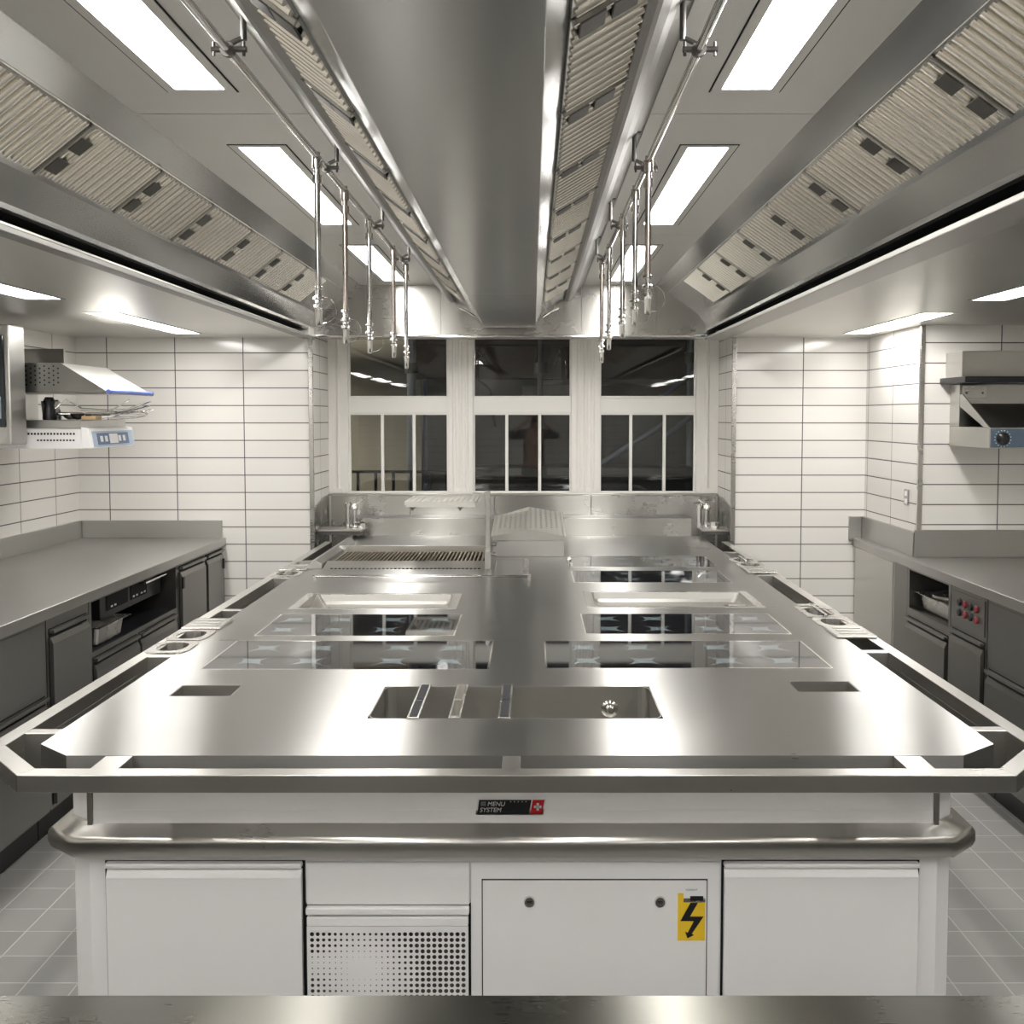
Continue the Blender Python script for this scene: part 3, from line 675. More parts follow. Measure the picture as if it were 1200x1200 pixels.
for sx, xa, xb, lab in ((1, XBL + .013, -1.035, 'left'), (-1, 1.03, XBR - .013, 'right')):
    sh = thing('corner_shelf', 'small steel corner shelf holding a chrome tap in the %s corner of the bay' % lab, 'shelf', ((xa + xb) / 2, 6.25, .95))
    MB().box(xa, xb, 6.20, 6.395, .952, .962).build('shelf_board', ST_RAIL, sh, bevel=.002)
    MB().box(xa, xb, 6.205, 6.215, .93, .953).build('shelf_lip', DARKST, sh)
    c = -1.10 if lab == 'left' else 1.075
    tp = thing('mixer_tap', 'chrome lever tap standing on the %s corner shelf' % lab, 'tap', (c, 6.3, .962))
    MB().lathe([(.028, 0), (.028, .01), (.018, .016), (.018, .11), (.024, .115), (.024, .135), (.012, .15)], (c, 6.30, .9625)).build('tap_body', CHROME, tp, smooth=True)
    MB().lathe([(.016, 0), (.016, .12), (.022, .13), (.022, .15), (.012, .16)], (c - .042, 6.32, .9625)).build('valve', CHROME, tp, smooth=True)
    MB().lathe([(.030, 0), (.034, .02), (.034, .035), (.02, .04)], (c + .045, 6.28, .9625)).build('tap_cup', CHROME, tp, smooth=True)
    MB().tube([(c, 6.30, 1.10), (c - .0 + .05 * (-sx) * -1, 6.30, 1.14)], .005).build('lever', CHROME, tp)

# body under the worktop: white enamelled fronts
BL, BR, BF = -1.068, .972, 2.30
mb = MB().prism([(BL, 2.335), (BL + .050, BF), (BR - .042, BF), (BR, 2.335), (BR, 6.3), (BL, 6.3)], 'Z', .12, .66)
mb.prism([(BL, 2.335), (BL + .050, BF), (BR - .042, BF), (BR, 2.335), (BR - .015, 2.345), (BR - .048, BF + .015), (BL + .056, BF + .015), (BL + .015, 2.345)], 'Z', .66, .846)
mb.box(BL, BL + .015, 2.34, 6.3, .66, .846).box(BR - .015, BR, 2.34, 6.3, .66, .846); mb.build('body', ENAMEL, IS)
MB().box(BL + .04, BR - .04, BF + .04, 6.2, .0, .12).build('plinth', BLACK, IS)
# fascia band with steel corner strips
MB().box(BL + .063, BR - .055, BF - .004, BF - .0005, .720, .858).build('fascia', ENAMEL, IS, bevel=.001)
MB().box(BL + .063, BR - .055, BF - .0052, BF - .004, .716, .752).build('fascia_lip', ENAMEL, IS, bevel=.0005)
for x in (BL + .050, BR - .054): MB().box(x, x + .012, BF - .008, BF, .715, .862).build('corner_strip', ST_RAIL, IS, bevel=.001)
# bumper rail
def ring(o, z): return [(BL - .045 + (.045 - o), 6.3, z), (BL - o, 2.335 - o * .4, z), (BL + .050 - o * .4, BF - o, z), (BR - .042 + o * .4, BF - o, z), (BR + o, 2.335 - o * .4, z), (BR + o, 6.3, z)]
prof = [(.002, .726), (.008, .717), (.040, .705), (.048, .700), (.051, .692), (.051, .672), (.046, .659), (.002, .652)]
vs = []
for o_, z in prof: vs += [(BL - o_, 6.2, z), (BL - o_, 2.335 - o_ * .4, z), (BL + .050 - o_ * .4, BF - o_, z), (BR - .042 + o_ * .4, BF - o_, z), (BR + o_, 2.335 - o_ * .4, z), (BR + o_, 6.2, z)]
fs = [(i * 6 + k, i * 6 + k + 1, (i + 1) * 6 + k + 1, (i + 1) * 6 + k) for i in range(len(prof) - 1) for k in range(5)] + [tuple(i * 6 for i in range(8)), tuple(i * 6 + 5 for i in range(8))[::-1]]
bmp = MB().add(vs, fs).build('bumper', ST_RAIL, IS, smooth=True)
# doors and panels of the front
def front(name, x0, x1, z0, z1, d=.018, bev=.004, mat=ENAMEL): return MB().box(x0, x1, BF - d, BF - .0005, z0, z1).build(name, mat, IS, bevel=bev)
MB().box(-.982, -.522, BF - .001, BF - .0002, .14, .632).build('door_gap', GAP, IS)
front('handle_lip', -.977, -.527, .619, .632, .020, .004); dl = MB().prism([(BF - .0012, .14), (BF - .018, .14), (BF - .018, .598), (BF - .010, .615), (BF - .0012, .615)], 'X', -.975, -.528).build('door', ENAMEL, IS, bevel=.002)
front('drawer', -.518, -.145, .532, .63, .010, .001)
MB().box(-.522, -.142, BF - .001, BF - .0002, .14, .532).build('door_gap', GAP, IS)
front('handle_lip', -.519, -.145, .511, .528, .020, .003)
MB().box(.434, .889, BF - .001, BF - .0002, .14, .633).build('door_gap', GAP, IS)
front('handle_lip', .438, .885, .620, .632, .020, .004); MB().prism([(BF - .0012, .14), (BF - .018, .14), (BF - .018, .600), (BF - .010, .617), (BF - .0012, .617)], 'X', .439, .883).build('door', ENAMEL, IS, bevel=.002)
front('service_frame', -.141, .430, .14, .63, .008, .001)
MB().box(-.1165, .4015, BF - .0085, BF - .008, .14, .5915).build('door_gap', GAP, IS)
sd = MB().box(-.114, .399, BF - .012, BF - .0085, .14, .589).build('service_door', ENAMEL, IS, bevel=.001)
for x in (-.007, .292):
    lk = MB().lathe([(.0135, 0), (.0135, -.003), (.011, -.006), (.007, -.006), (.006, -.003)], (x, BF - .012, .540), 'Y', 20).build('lock', CHROME, sd, smooth=True)
    MB().box(x - .006, x + .006, BF - .0185, BF - .0178, .539, .541).build('lock_slot', BLACK, lk)
# perforated vent panel
MB().box(-.517, -.147, BF - .018, BF - .003, .484, .506).build('vent_top', ENAMEL, IS, bevel=.003)
def rad(i, j):
    # j counts from the bottom of the field; two soft blank spots
    x, y = i, 14 - j
    d1 = math.hypot((x - 8.4) * .85, (y - 6.0)) ; d2 = math.hypot((x - 3.5) * .9, (y - 6.0) * 1.2); 
    v = .0006 + .00062 * max(0, d1 - 1.9)
    if y < 2.5: v = max(v, .0022 + .0004 * abs(x - 8.4) * .7)
    if x < 6 and 3 < y < 8: v = min(v, .0013 + .0005 * abs(y - 5))
    return 0 if d1 < 1.9 else min(.0051, v)
pw = .362 / 27
mb = MB().perforated((-.512, BF - .016, .484 - 15 * pw - .012), (1, 0, 0), (0, 0, 1), 27, 15, pw * .995, pw, rad, 8)
mb.box(-.517, -.512, BF - .017, BF - .014, .20, .484).box(-.1517, -.147, BF - .017, BF - .014, .20, .484).box(-.512, -.1517, BF - .017, BF - .014, .472, .484).box(-.517, -.147, BF - .018, BF - .003, .14, .2708)
mb.build('vent_panel', ENAMEL, IS)
MB().box(-.515, -.149, BF - .006, BF - .004, .25, .484).build('vent_screen', DARKST, IS)
# maker's plate on the fascia
npn = MB().prism([(-.126, 0.7428), (-.008, 0.7428), (-.002, 0.7753), (-.122, 0.7753)], 'Y', BF - .0062, BF - .0042).build('name_plate', BLACK, IS, bevel=.0006)
MB().prism([(-.130, 0.7403), (.0245, 0.7403), (.0315, 0.7778), (-.1245, 0.7778)], 'Y', BF - .0052, BF - .0041).build('plate_border', WTXT, IS)
rp = MB().prism([(-.005, 0.7428), (.022, 0.7428), (.028, 0.7753), (.0005, 0.7753)], 'Y', BF - .0062, BF - .0042).build('name_plate', RED, IS, bevel=.0006)
MB().box(.0035, .0205, BF - .0068, BF - .0062, 0.7566, 0.7622).build('cross', WTXT, rp); MB().box(.0092, .0148, BF - .0068, BF - .0062, 0.7508, 0.7680).build('cross', WTXT, rp)
lettering('MENU', .0145, (-.1035, BF - .0066, 0.7613), npn, WTXT, shear=.2); lettering('SYSTEM', .0145, (-.121, BF - .0066, 0.7473), npn, WTXT, shear=.2)
mb = MB()
for k in range(5): mb.box(-.1185, -.1065, BF - .0067, BF - .0063, 0.7618 + k * .0021, 0.7628 + k * .0021)
mb.build('stripes', SCUFF, npn)
mb = MB()
for k in range(5): mb.lathe([(.0011, 0), (.0011, -.0006)], (-.050 + k * .0088, BF - .0062, 0.7713), 'Y', 5)
mb.build('stars', WTXT, npn)
# high voltage sticker
ys_ = BF - .0126
stk = MB().box(.333, .396, ys_ - .0004, ys_ + .0006, .4485, .5385).build('warning_sticker', YELLOW, sd)
MB().box(.346, .396, ys_ - .0004, ys_ + .0006, .5387, .5480).build('sticker_header', ST_PLAIN, sd)
MB().box(.333, .3458, ys_ - .0004, ys_ + .0006, .5387, .5600).build('sticker_corner', YELLOW, sd)
MB().box(.361, .391, ys_ - .0009, ys_ - .0004, .5425, .5535).build('sticker_mark', BLACK, sd)
MB().prism([(.362, .5380), (.379, .5380), (.361, .5055), (.392, .5055), (.3655, .4650), (.3705, .4620), (.3555, .4545), (.3500, .4700), (.3560, .4675), (.3700, .4950), (.3390, .4950)], 'Y', ys_ - .0010, ys_ - .0004).build('lightning_bolt', BLACK, stk)
lettering('VORSICHT', .0058, (.350, ys_ - .0002, .566), sd, SCUFF)

# pans hanging in the side rails
def rail_pan(x0, x1, y0, y1, kind, label, grp):
    t = thing('insert_pan', label, 'insert pan', ((x0 + x1) / 2, (y0 + y1) / 2, .9))
    if grp: t['group'] = grp
    m = .030
    if kind == 'flat':
        MB().box(x0, x1, y0, y1, .9008, .909).build('pan_lid', ST_PLAIN, t, bevel=.003)
        mb = MB()
        for k in range(3):
            y = y0 + (y1 - y0) * (k + 1) / 4; mb.box(x0 + .02, x1 - .02, y - .006, y + .006, .909, .912)
        mb.build('lid_ribs', ST_SIDE, t, bevel=.002); return t
    cx, cy = (x0 + x1) / 2, (y0 + y1) / 2; hx, hy = (x1 - x0) / 2, (y1 - y0) / 2
    n = 16; ro = []; ri = []
    for k in range(n):
        a = 2 * PI * (k + .5) / n; c_, s_ = math.cos(a), math.sin(a)
        mm = max(abs(c_) / hx, abs(s_) / hy); ro.append((cx + c_ / mm, cy + s_ / mm))
        q = 4.0 if kind == 'square' else 2.6
        rr = (abs(c_ / (hx - .022)) ** q + abs(s_ / (hy - .022)) ** q) ** (-1 / q); ri.append((cx + c_ * rr, cy + s_ * rr))
    ro2 = ro
    vs = [(x, y, .904) for x, y in ro] + [(x, y, .904) for x, y in ri] + [(x, y, .80) for x, y in [((a - cx) * .85 + cx, (b_ - cy) * .85 + cy) for a, b_ in ri]] + [(x, y, .9006) for x, y in ro]
    fs = [(k, (k + 1) % n, n + (k + 1) % n, n + k) for k in range(n)] + [(n + k, n + (k + 1) % n, 2 * n + (k + 1) % n, 2 * n + k) for k in range(n)] + [tuple(range(2 * n, 3 * n))] + [(k, (k + 1) % n, 3 * n + (k + 1) % n, 3 * n + k) for k in range(n)]
    MB().add(vs, fs).build('pan_shell', ST_PLAIN, t)
    if kind == 'square': MB().box(cx - .006, cx + .006, y0 + .01, y1 + .03, .903, .912).build('pan_handle', CHROME, t, bevel=.002)
    return t
lx0, lx1 = OL + .008, WL + .028
rail_pan(lx0, lx1, 3.205, 3.375, 'round', 'insert pan with an eight-sided opening in the left rail, nearest the camera', 'pans in the left rail')
rail_pan(lx0, lx1, 3.385, 3.555, 'round', 'insert pan with an eight-sided opening in the left rail, second from the camera', 'pans in the left rail')
rail_pan(lx0, lx1, 3.565, 3.735, 'flat', 'flat ribbed steel lid in the left rail behind the two open pans', 'pans in the left rail')
rail_pan(lx0, lx1, 4.76, 4.93, 'square', 'small square insert pan in the far part of the left rail', 'pans in the left rail')
rail_pan(lx0, lx1, 4.94, 5.10, 'flat', 'flat ribbed lid far along the left rail beside the char grill', 'pans in the left rail')
rail_pan(lx0, lx1, 5.11, 5.28, 'round', 'open insert pan far along the left rail beside the char grill', 'pans in the left rail')
rx0, rx1 = WR - .028, OR_ - .008
rail_pan(rx0, rx1, 3.425, 3.595, 'flat', 'flat ribbed steel lid in the right rail beside the near hobs', 'pans in the right rail')
rail_pan(rx0, rx1, 3.605, 3.775, 'round', 'insert pan with an eight-sided opening in the right rail', 'pans in the right rail')
rail_pan(rx0, rx1, 3.785, 3.99, 'square', 'insert pan with a handle bar across it in the right rail', 'pans in the right rail')
rail_pan(rx0, rx1, 4.85, 5.04, 'flat', 'flat ribbed lid far along the right rail', 'pans in the right rail')
rail_pan(rx0, rx1, 5.05, 5.21, 'round', 'open insert pan far along the right rail beside the flat lid', 'pans in the right rail')
rail_pan(rx0, rx1, 5.22, 5.38, 'square', 'farthest insert pan of the right rail, with a bar across it', 'pans in the right rail')
# dividers across the sink
for k, (x, mt, lab) in enumerate(((-.297, LABELD, 'leftmost divider bar with a dark strip across the front sink'), (-.194, CHROME, 'middle divider bar with a bright strip across the front sink'), (-.070, BLACK, 'rightmost divider bar with a dark strip across the front sink'))):
    t = thing('sink_divider', lab, 'divider', (x, 2.66, .9)); t['group'] = 'divider bars across the sink'
    MB().box(x - .015, x + .015, SINK[2] - .006, SINK[3] + .006, .9006, .905).build('divider_bar', ST_PLAIN, t, bevel=.001)
    STRIP = BLK2 if k != 1 else CHROME
    s1 = MB().box(x - .010, x + .010, SINK[2] + .002, 2.65, .905, .9064).build('strip', STRIP, t)
    MB().box(x - .010, x + .010, 2.66, SINK[3] - .004, .905, .9064).build('strip', STRIP, t)

# ------------------------------------------------------------ side counters
ZT = .92
def worktop(name, poly, label, ups):
    t = thing(name, label, 'worktop', (poly[0][0], poly[0][1], ZT - .045))
    MB().prism(poly, 'Z', ZT - .045, ZT).build('top', ST_SIDE, t, bevel=.003)
    for u in ups: MB().box(*u).build('upstand', ST_SIDE, t, bevel=.002)
    return t
worktop('side_worktop', [(XL + .002, -1.5), (-1.85, -1.5), (-1.85, Yw - .002), (XL + .002, Yw - .002)], 'long grey steel worktop with upstand along the left tiled wall',
        [(XL + .002, XL + .02, -1.5, Yw - .004, ZT, 1.025), (XL + .021, -1.87, Yw - .022, Yw - .004, ZT, 1.025)])
worktop('side_worktop', [(XR - .002, -1.5), (1.93, -1.5), (1.93, Yw - .002), (XCOL - .003, Yw - .002), (XCOL - .003, Yc - .003), (XR - .002, Yc - .003)], 'long grey steel worktop with upstand wrapping the tiled column on the right',
        [(XCOL - .020, XCOL - .004, Yc - .02, Yw - .004, ZT, 1.05), (1.905, XCOL - .021, Yw - .02, Yw - .004, ZT - .02, 1.05), (XCOL - .02, XR - .004, Yc - .022, Yc - .004, ZT, 1.062)])
def cabinet(s, xf, depth, y0, y1, fronts, label, mat=ST_CAB, zb=.12, grp=None):
    """s=+1: front faces +x.  fronts: (kind, z0, z1[, y0, y1])"""
    t = thing('base_cabinet', label, 'cabinet', (xf - s * depth / 2, (y0 + y1) / 2, 0)); zt = ZT - .0455
    if grp: t['group'] = grp
    xb = xf - s * depth; y0 += .001; y1 -= .001
    ni = [f for f in fronts if f[0] == 'niche']
    if ni:
        _, a, b_ = ni[0][:3]
        mb = MB().box(xb, xf, y0, y1, zb, a).box(xb, xf, y0, y1, b_, zt).box(xb, xf - s * .42, y0, y1, a, b_).box(xf - s * .42, xf, y0, y0 + .025, a, b_).box(xf - s * .42, xf, y1 - .025, y1, a, b_)
        mb.build('carcass', mat, t)
        MB().box(xf - s * .415, xf - s * .002, y0 + .026, y1 - .026, a + .0005, a + .003).build('niche_shade', BLACK if s > 0 else DARKST, t); MB().box(xf - s * .4195, xf - s * .416, y0 + .026, y1 - .026, a + .003, b_).build('niche_shade', BLACK if s > 0 else DARKST, t)  # dark sheets put the shade inside the niche into its colour
    else: MB().box(xb, xf, y0, y1, zb, zt).build('carcass', mat, t)
    MB().box(xb + s * .01, xf - s * .05, y0, y1, 0, zb).build('plinth', BLACK, t)
    for f in fronts:
        k, a, b_ = f[:3]; ya, yb_ = (f[3], f[4]) if len(f) > 3 else (y0 + .02, y1 - .02)
        if k == 'door':
            MB().box(xf, xf + s * .0008, ya - .004, yb_ + .004, a - .004, b_ + .004).build('door_gap', GAP, t)
            MB().prism([(xf + s * .001, a), (xf + s * .018, a), (xf + s * .018, b_ - .055), (xf + s * .008, b_ - .030), (xf + s * .001, b_ - .030)], 'Y', ya, yb_).build('door', mat, t, bevel=.0015)
            MB().box(xf + s * .001, xf + s * .022, ya, yb_, b_ - .014, b_).build('handle_lip', mat, t, bevel=.002)
        if k == 'panel':
            MB().box(xf, xf + s * .004, ya, yb_, a, b_).build('panel', mat, t, bevel=.001)
        if k == 'hinge': MB().box(xf + s * .018, xf + s * .026, ya, yb_, a, b_).build('hinge', BLACK, t)
    return t
xf = -1.872; D = .82
cabinet(1, xf, D, 2.9, 3.895, [('panel', .60, .86), ('door', .14, .575)], 'dark steel base cabinet on the left with a plain upper panel, nearest in view')
cabinet(1, xf, D, 1.9, 2.9, [('panel', .60, .86), ('door', .14, .575)], 'steel base cabinet at the left edge of the view, in front of the others')
cabinet(1, xf, D, 3.90, 4.275, [('door', .14, .825)], 'narrow steel base cabinet with one tall door left of the open niche')
ov_ = cabinet(1, xf, D, 4.28, 5.36, [('niche', .645, .862), ('door', .14, .62, 4.31, 4.79), ('door', .14, .62, 4.815, 5.30)], 'steel base cabinet with an open dark niche above two drawers on the left')
cabinet(1, xf, D, 5.365, 5.80, [('door', .14, .855), ('hinge', .74, .80, 5.375, 5.40)], 'steel base cabinet with a pale tall door right of the niche on the left side')
cabinet(1, xf, D, 5.80, 6.14, [('door', .14, .855), ('hinge', .74, .80, 6.09, 6.11)], 'narrow steel base cabinet at the far end of the left row')
cabinet(1, xf, D, -1.5, 1.9, [('panel', .60, .86)], 'long steel base cabinet under the near end of the left worktop')
# controller inside the niche
cp = thing('control_box', 'black control box with printed panel and handle bar inside the left niche', 'controller', (-1.98, 4.95, .66))
MB().box(-2.27, -1.94, 4.55, 5.30, .735, .861).build('box', BLACK, cp, bevel=.003)
MB().box(-1.939, -1.936, 4.62, 4.86, .765, .84).build('display', GAP, cp); MB().box(-1.939, -1.936, 4.90, 5.10, .765, .84).build('display', GAP, cp)
mb = MB()
for y in (4.66, 4.70, 4.92, 4.96, 5.02, 5.06): mb.box(-1.9358, -1.9345, y, y + .02, .775, .783)
mb.build('printed_text', WTXT, cp)
MB().tube([(-1.90, 4.98, .835), (-1.90, 5.26, .835)], .008).build('handle_bar', CHROME, cp, smooth=True)
for y in (5.0, 5.24): MB().box(-1.94, -1.90, y - .005, y + .005, .83, .84).build('bracket', DARKST, cp)
def gn_pan(x0, x1, y0, y1, z, d, label, lid=False):
    t = thing('gastronorm_pan', label, 'steel pan', ((x0 + x1) / 2, (y0 + y1) / 2, z))
    MB().holed(x0, x1, y0, y1, z + d + .003, .003, [(x0 + .02, x1 - .02, y0 + .02, y1 - .02)]).build('rim', ST_PLAIN, t, bevel=.001)
    MB().basin(x0 + .02, x1 - .02, y0 + .02, y1 - .02, z + d, d, rc=.02, taper=.01).build('pan_body', ST_PLAIN, t)
    if lid:
        MB().lathe([(.085, 0), (.10, .004), (.10, .016), (.07, .03), (.02, .036)], ((x0 + x1) / 2 - .02, (y0 + y1) / 2, z + d + .004)).build('lid', ST_PLAIN, t, smooth=True)
    return t
gn_pan(-2.10, -1.86, 4.36, 4.70, .650, .085, 'steel pan pulled half out of the open niche on the left')
xf = 1.945; D = .70
cabinet(-1, xf, .04, 5.46, 6.14, [('panel', .14, .865)], 'plain beige-grey steel end panel cabinet beside the tiled column on the right', mat=ST_SOF)
cabinet(-1, xf, D, 4.72, 5.27, [('niche', .665, .862), ('door', .14, .62)], 'steel base cabinet with an open niche holding a pan on the right')
cabinet(-1, xf, .04, 5.272, 5.458, [], 'slim steel filler cabinet between the end panel and the niche on the right')
c2 = cabinet(-1, xf, D, 4.335, 4.715, [('panel', .70, .855), ('door', .14, .675)], 'narrow steel base cabinet with red button panel above its door on the right')
cabinet(-1, xf, D, 3.70, 4.33, [('panel', .60, .86), ('door', .14, .575)], 'steel base cabinet right of the red button panel')
cabinet(-1, xf, D, 2.7, 3.695, [('panel', .60, .86), ('door', .14, .575)], 'steel base cabinet at the right edge of the view')
cabinet(-1, xf, D, -1.5, 2.69, [('panel', .60, .86)], 'long steel base cabinet under the near end of the right worktop')
for r_ in range(2):
    for c_ in range(4):
        y = 4.43 + (3 - c_) * .06
        MB().lathe([(.016, 0), (.016, -.006), (.012, -.009)], (xf - .0045, y, .808 - r_ * .048), 'X', 14).build('button', REDB if c_ in (1, 3) else BLACK, c2)
gn_pan(1.955, 2.22, 4.76, 5.20, .670, .085, 'steel pan with a domed lid inside the open niche on the right', lid=True)
# sockets
sk = thing('wall_socket', 'small steel double socket plate on the side of the tiled column', 'socket', (XCOL - .001, 5.42, 1.19))
MB().box(XCOL - .009, XCOL - .0005, 5.415, 5.475, 1.178, 1.262).build('plate', ST_PLAIN, sk, bevel=.002)
for z in (1.20, 1.24): MB().box(XCOL - .011, XCOL - .009, 5.43, 5.46, z - .013, z + .013).build('outlet', ENAMEL, sk, bevel=.001)

# ------------------------------------------------------------ wall appliances
# left: salamander grill with perforated hood and utensils
sa = thing('salamander_grill', 'steel wall salamander grill with perforated sloping hood and light blue label on the left wall', 'grill', (-2.45, 5.2, 1.49))
Ya, Yz = 4.90, 5.44; xs_, xe = -2.60, -2.16
mb = MB().box(xs_, xe, Ya, Yz, 1.495, 1.592); mb.build('body', ENAMEL, sa, bevel=.003)
MB().box(xs_, xe, Ya - .004, Yz, 1.594, 1.632).build('tray_edge', ST_SIDE, sa, bevel=.002)
mb = MB()
for k in range(16): mb.box(-2.43 + k * .0155, -2.421 + k * .0155, Ya - .0012, Ya + .001, 1.562, 1.572)
for k in range(12): mb.box(-2.37 + k * .0155, -2.361 + k * .0155, Ya - .0012, Ya + .001, 1.532, 1.540)
mb.build('vent_slots', BLACK, sa)
# slanted control head
MB().prism([(xe + .001, 1.497), (xe + .05, 1.497), (xe + .035, 1.592), (xe + .001, 1.600)], 'Y', Ya + .0, Yz).build('control_head', ENAMEL, sa, bevel=.003)
def slab_on_head(name, mat, y0, y1, a, b_, off, par):
    A = Vector((xe + .05, 0, 1.497)); B_ = Vector((xe + .035, 0, 1.592)); d = B_ - A; n = Vector((d.z, 0, -d.x)).normalized()
    q = [A + d * t_ + n * h + Vector((0, y, 0)) for h in (off, off + .0015) for t_, y in ((a, y0), (a, y1), (b_, y1), (b_, y0))]
    return MB().add(q, [(0, 3, 2, 1), (4, 5, 6, 7), (0, 1, 5, 4), (1, 2, 6, 5), (2, 3, 7, 6), (3, 0, 4, 7)]).build(name, mat, par)
lb = slab_on_head('label_plate', LABELB, Ya + .03, Yz - .01, .05, .85, .0003, sa); slab_on_head('label_print', LABELD, Ya + .08, Yz - .08, .15, .75, .0019, lb)
for k in range(4):
    slab_on_head('label_figure', WTXT, Ya + .11 + (k if k < 2 else k + 2) * .055, Ya + .14 + (k if k < 2 else k + 2) * .055, .3, .6, .0035, lb)
slab_on_head('label_figure', WTXT, Ya + .22, Ya + .32, .2, .7, .0035, lb)
# hood
zt_, zb2 = 1.905, 1.765
hd = MB().add([(xs_, Ya, zb2), (-2.02, Ya, zb2), (-2.25, Ya, zt_), (xs_, Ya, zt_), (xs_, Yz, zb2), (-2.02, Yz, zb2), (-2.25, Yz, zt_), (xs_, Yz, zt_)],
              [(3, 2, 6, 7), (2, 1, 5, 6), (4, 5, 6, 7), (0, 3, 7, 4), (0, 4, 5, 1)]).build('hood_shell', ST_SOF, sa)
cols_ = 21; pu = (-2.06 - xs_) / cols_; rows_ = 9; pv = .10 / rows_
mb = MB().perforated((xs_, Ya - .001, zb2 + .030), (1, 0, 0), (0, 0, 1), 16, rows_, (.35) / 16, pv, lambda i, j: (.0045 if (i + j) % 2 == 0 else 0))
mb.prism([(xs_, zb2), (-2.02, zb2), (-2.075, zb2 + .030), (xs_, zb2 + .030)], 'Y', Ya - .002, Ya).prism([(-2.25, zb2 + .030), (-2.069, zb2 + .030), (-2.25, zt_)], 'Y', Ya - .002, Ya).box(xs_, -2.25, Ya - .002, Ya, zb2 + .13, zt_)
mb.build('perforated_side', ST_CAB, sa); MB().box(xs_, -2.26, Ya + .004, Ya + .006, zb2 + .02, zt_ - .005).build('inner_screen', BLACK, sa)
MB().tube([(-2.02, Ya - .01, zb2 + .004), (-2.02, Yz + .01, zb2 + .004)], .012, 10).build('film_edge', BLUEF, sa, smooth=True)
MB().box(-2.66, -2.601, Ya - .05, Ya + .03, 1.50, 2.00).build('guide_column', BLACK, sa, bevel=.004)
MB().box(-2.59, -2.36, 5.18, 5.20, 1.91, 1.99).build('back_plate', ST_SOF, sa)
MB().box(XL + .002, -2.601, 4.95, 5.40, 1.5, 1.97).build('wall_bracket', ST_SIDE, sa)
# utensils lying on the salamander
ZU = 1.6325
def whisk(x, y, ang, L_, label):
    t = thing('whisk', label, 'whisk', (x, y, ZU)); d = Vector((math.cos(ang), math.sin(ang), 0)); n = Vector((-d.y, d.x, 0)); P0 = Vector((x, y, ZU + .03))
    MB().tube([P0, P0 + d * L_ * .4], .009).build('handle', CHROME, t, smooth=True)
    for k in range(5):
        a = PI * k / 5; u = n * math.cos(a) + Vector((0, 0, 1)) * math.sin(a); pts = []
        for j in range(13):
            s_ = j / 12 * PI; pts.append(P0 + d * (L_ * .4 + L_ * .6 * math.sin(s_)) + u * .028 * math.cos(s_) * (1 if True else 0))
        MB().tube(pts, .0016, 5).build('wire_loop', CHROME, t)
    return t
whisk(-2.33, 5.00, .25, .30, 'wire whisk lying in front on the salamander grill')
whisk(-2.36, 5.12, .1, .28, 'wire whisk lying behind the first on the salamander grill')
def ladle(x, y, ang, L_, label, mat=CHROME, rise=.05):
    t = thing('ladle', label, 'ladle', (x, y, ZU)); d = Vector((math.cos(ang), math.sin(ang), 0)); P0 = Vector((x, y, ZU + .022))
    MB().lathe([(.004, -.02), (.02, -.014), (.03, 0), (.032, .010), (.030, .010), (.027, 0), (.016, -.011), (.002, -.015)], P0, seg=18).build('bowl', mat, t, smooth=True)
    MB().tube([P0 + d * .03 + Vector((0, 0, .008)), P0 + d * L_ * .6 + Vector((0, 0, .012)), P0 + d * L_ + Vector((0, 0, rise))], .0038, 8).build('handle', CHROME, t, smooth=True)
    return t
ladle(-2.30, 5.20, .0, .36, 'steel ladle with handle rising over the front of the salamander grill')
ladle(-2.32, 5.32, .15, .34, 'black ladle behind the whisks on the salamander grill', BLACK, .03)
ladle(-2.20, 4.96, .35, .30, 'small dark ladle nearest the camera on the salamander grill', BLACK, .06)
for k, (x, y, h, lab) in enumerate(((-2.335, 4.96, .11, 'black handled tongs standing upright on the salamander grill'), (-2.40, 5.15, .10, 'grey pepper mill standing at the back of the salamander grill'))):
    t = thing('tongs' if k == 0 else 'pepper_mill', lab, 'tongs' if k == 0 else 'pepper mill', (x, y, ZU))
    MB().lathe([(.030, 0), (.032, .01), (.028, .05), (.022, .07), (.028, .09), (.018, h)], (x, y, ZU + .0005)).build('body' if k else 'grip', BLACK if k == 0 else DARKST, t, smooth=True)
    if k == 0: MB().tube([(x + .02, y, ZU + .05), (x + .07, y + .02, ZU + .10), (x + .14, y + .03, ZU + .06)], .004).build('arm', CHROME, t, smooth=True)
ladle(-2.28, 5.05, .45, .28, 'steel ladle slanting up between the whisks on the salamander grill', CHROME, .08)
ladle(-2.36, 5.26, -.1, .42, 'long handled steel ladle at the back of the salamander grill', CHROME, .07)
whisk(-2.34, 5.38, -.12, .34, 'long wire whisk farthest from the camera on the salamander grill')
cpn = tag(MB().lathe([(.035, 0), (.042, .09), (.044, .092), (.040, .090), (.033, .004)], (-2.37, 5.045, ZU + .0005)).build('beaker', ST_PLAIN, smooth=True), 'steel beaker between the tongs and the mill on the salamander grill', 'beaker')
wb = tag(MB().box(-2.17, -2.10, 4.93, 5.0, ZU + .0005, ZU + .02).build('wooden_block', plain('wood_block', (.55, .38, .2), .6), bevel=.003), 'small wooden block beside the ladles on the salamander grill', 'block')
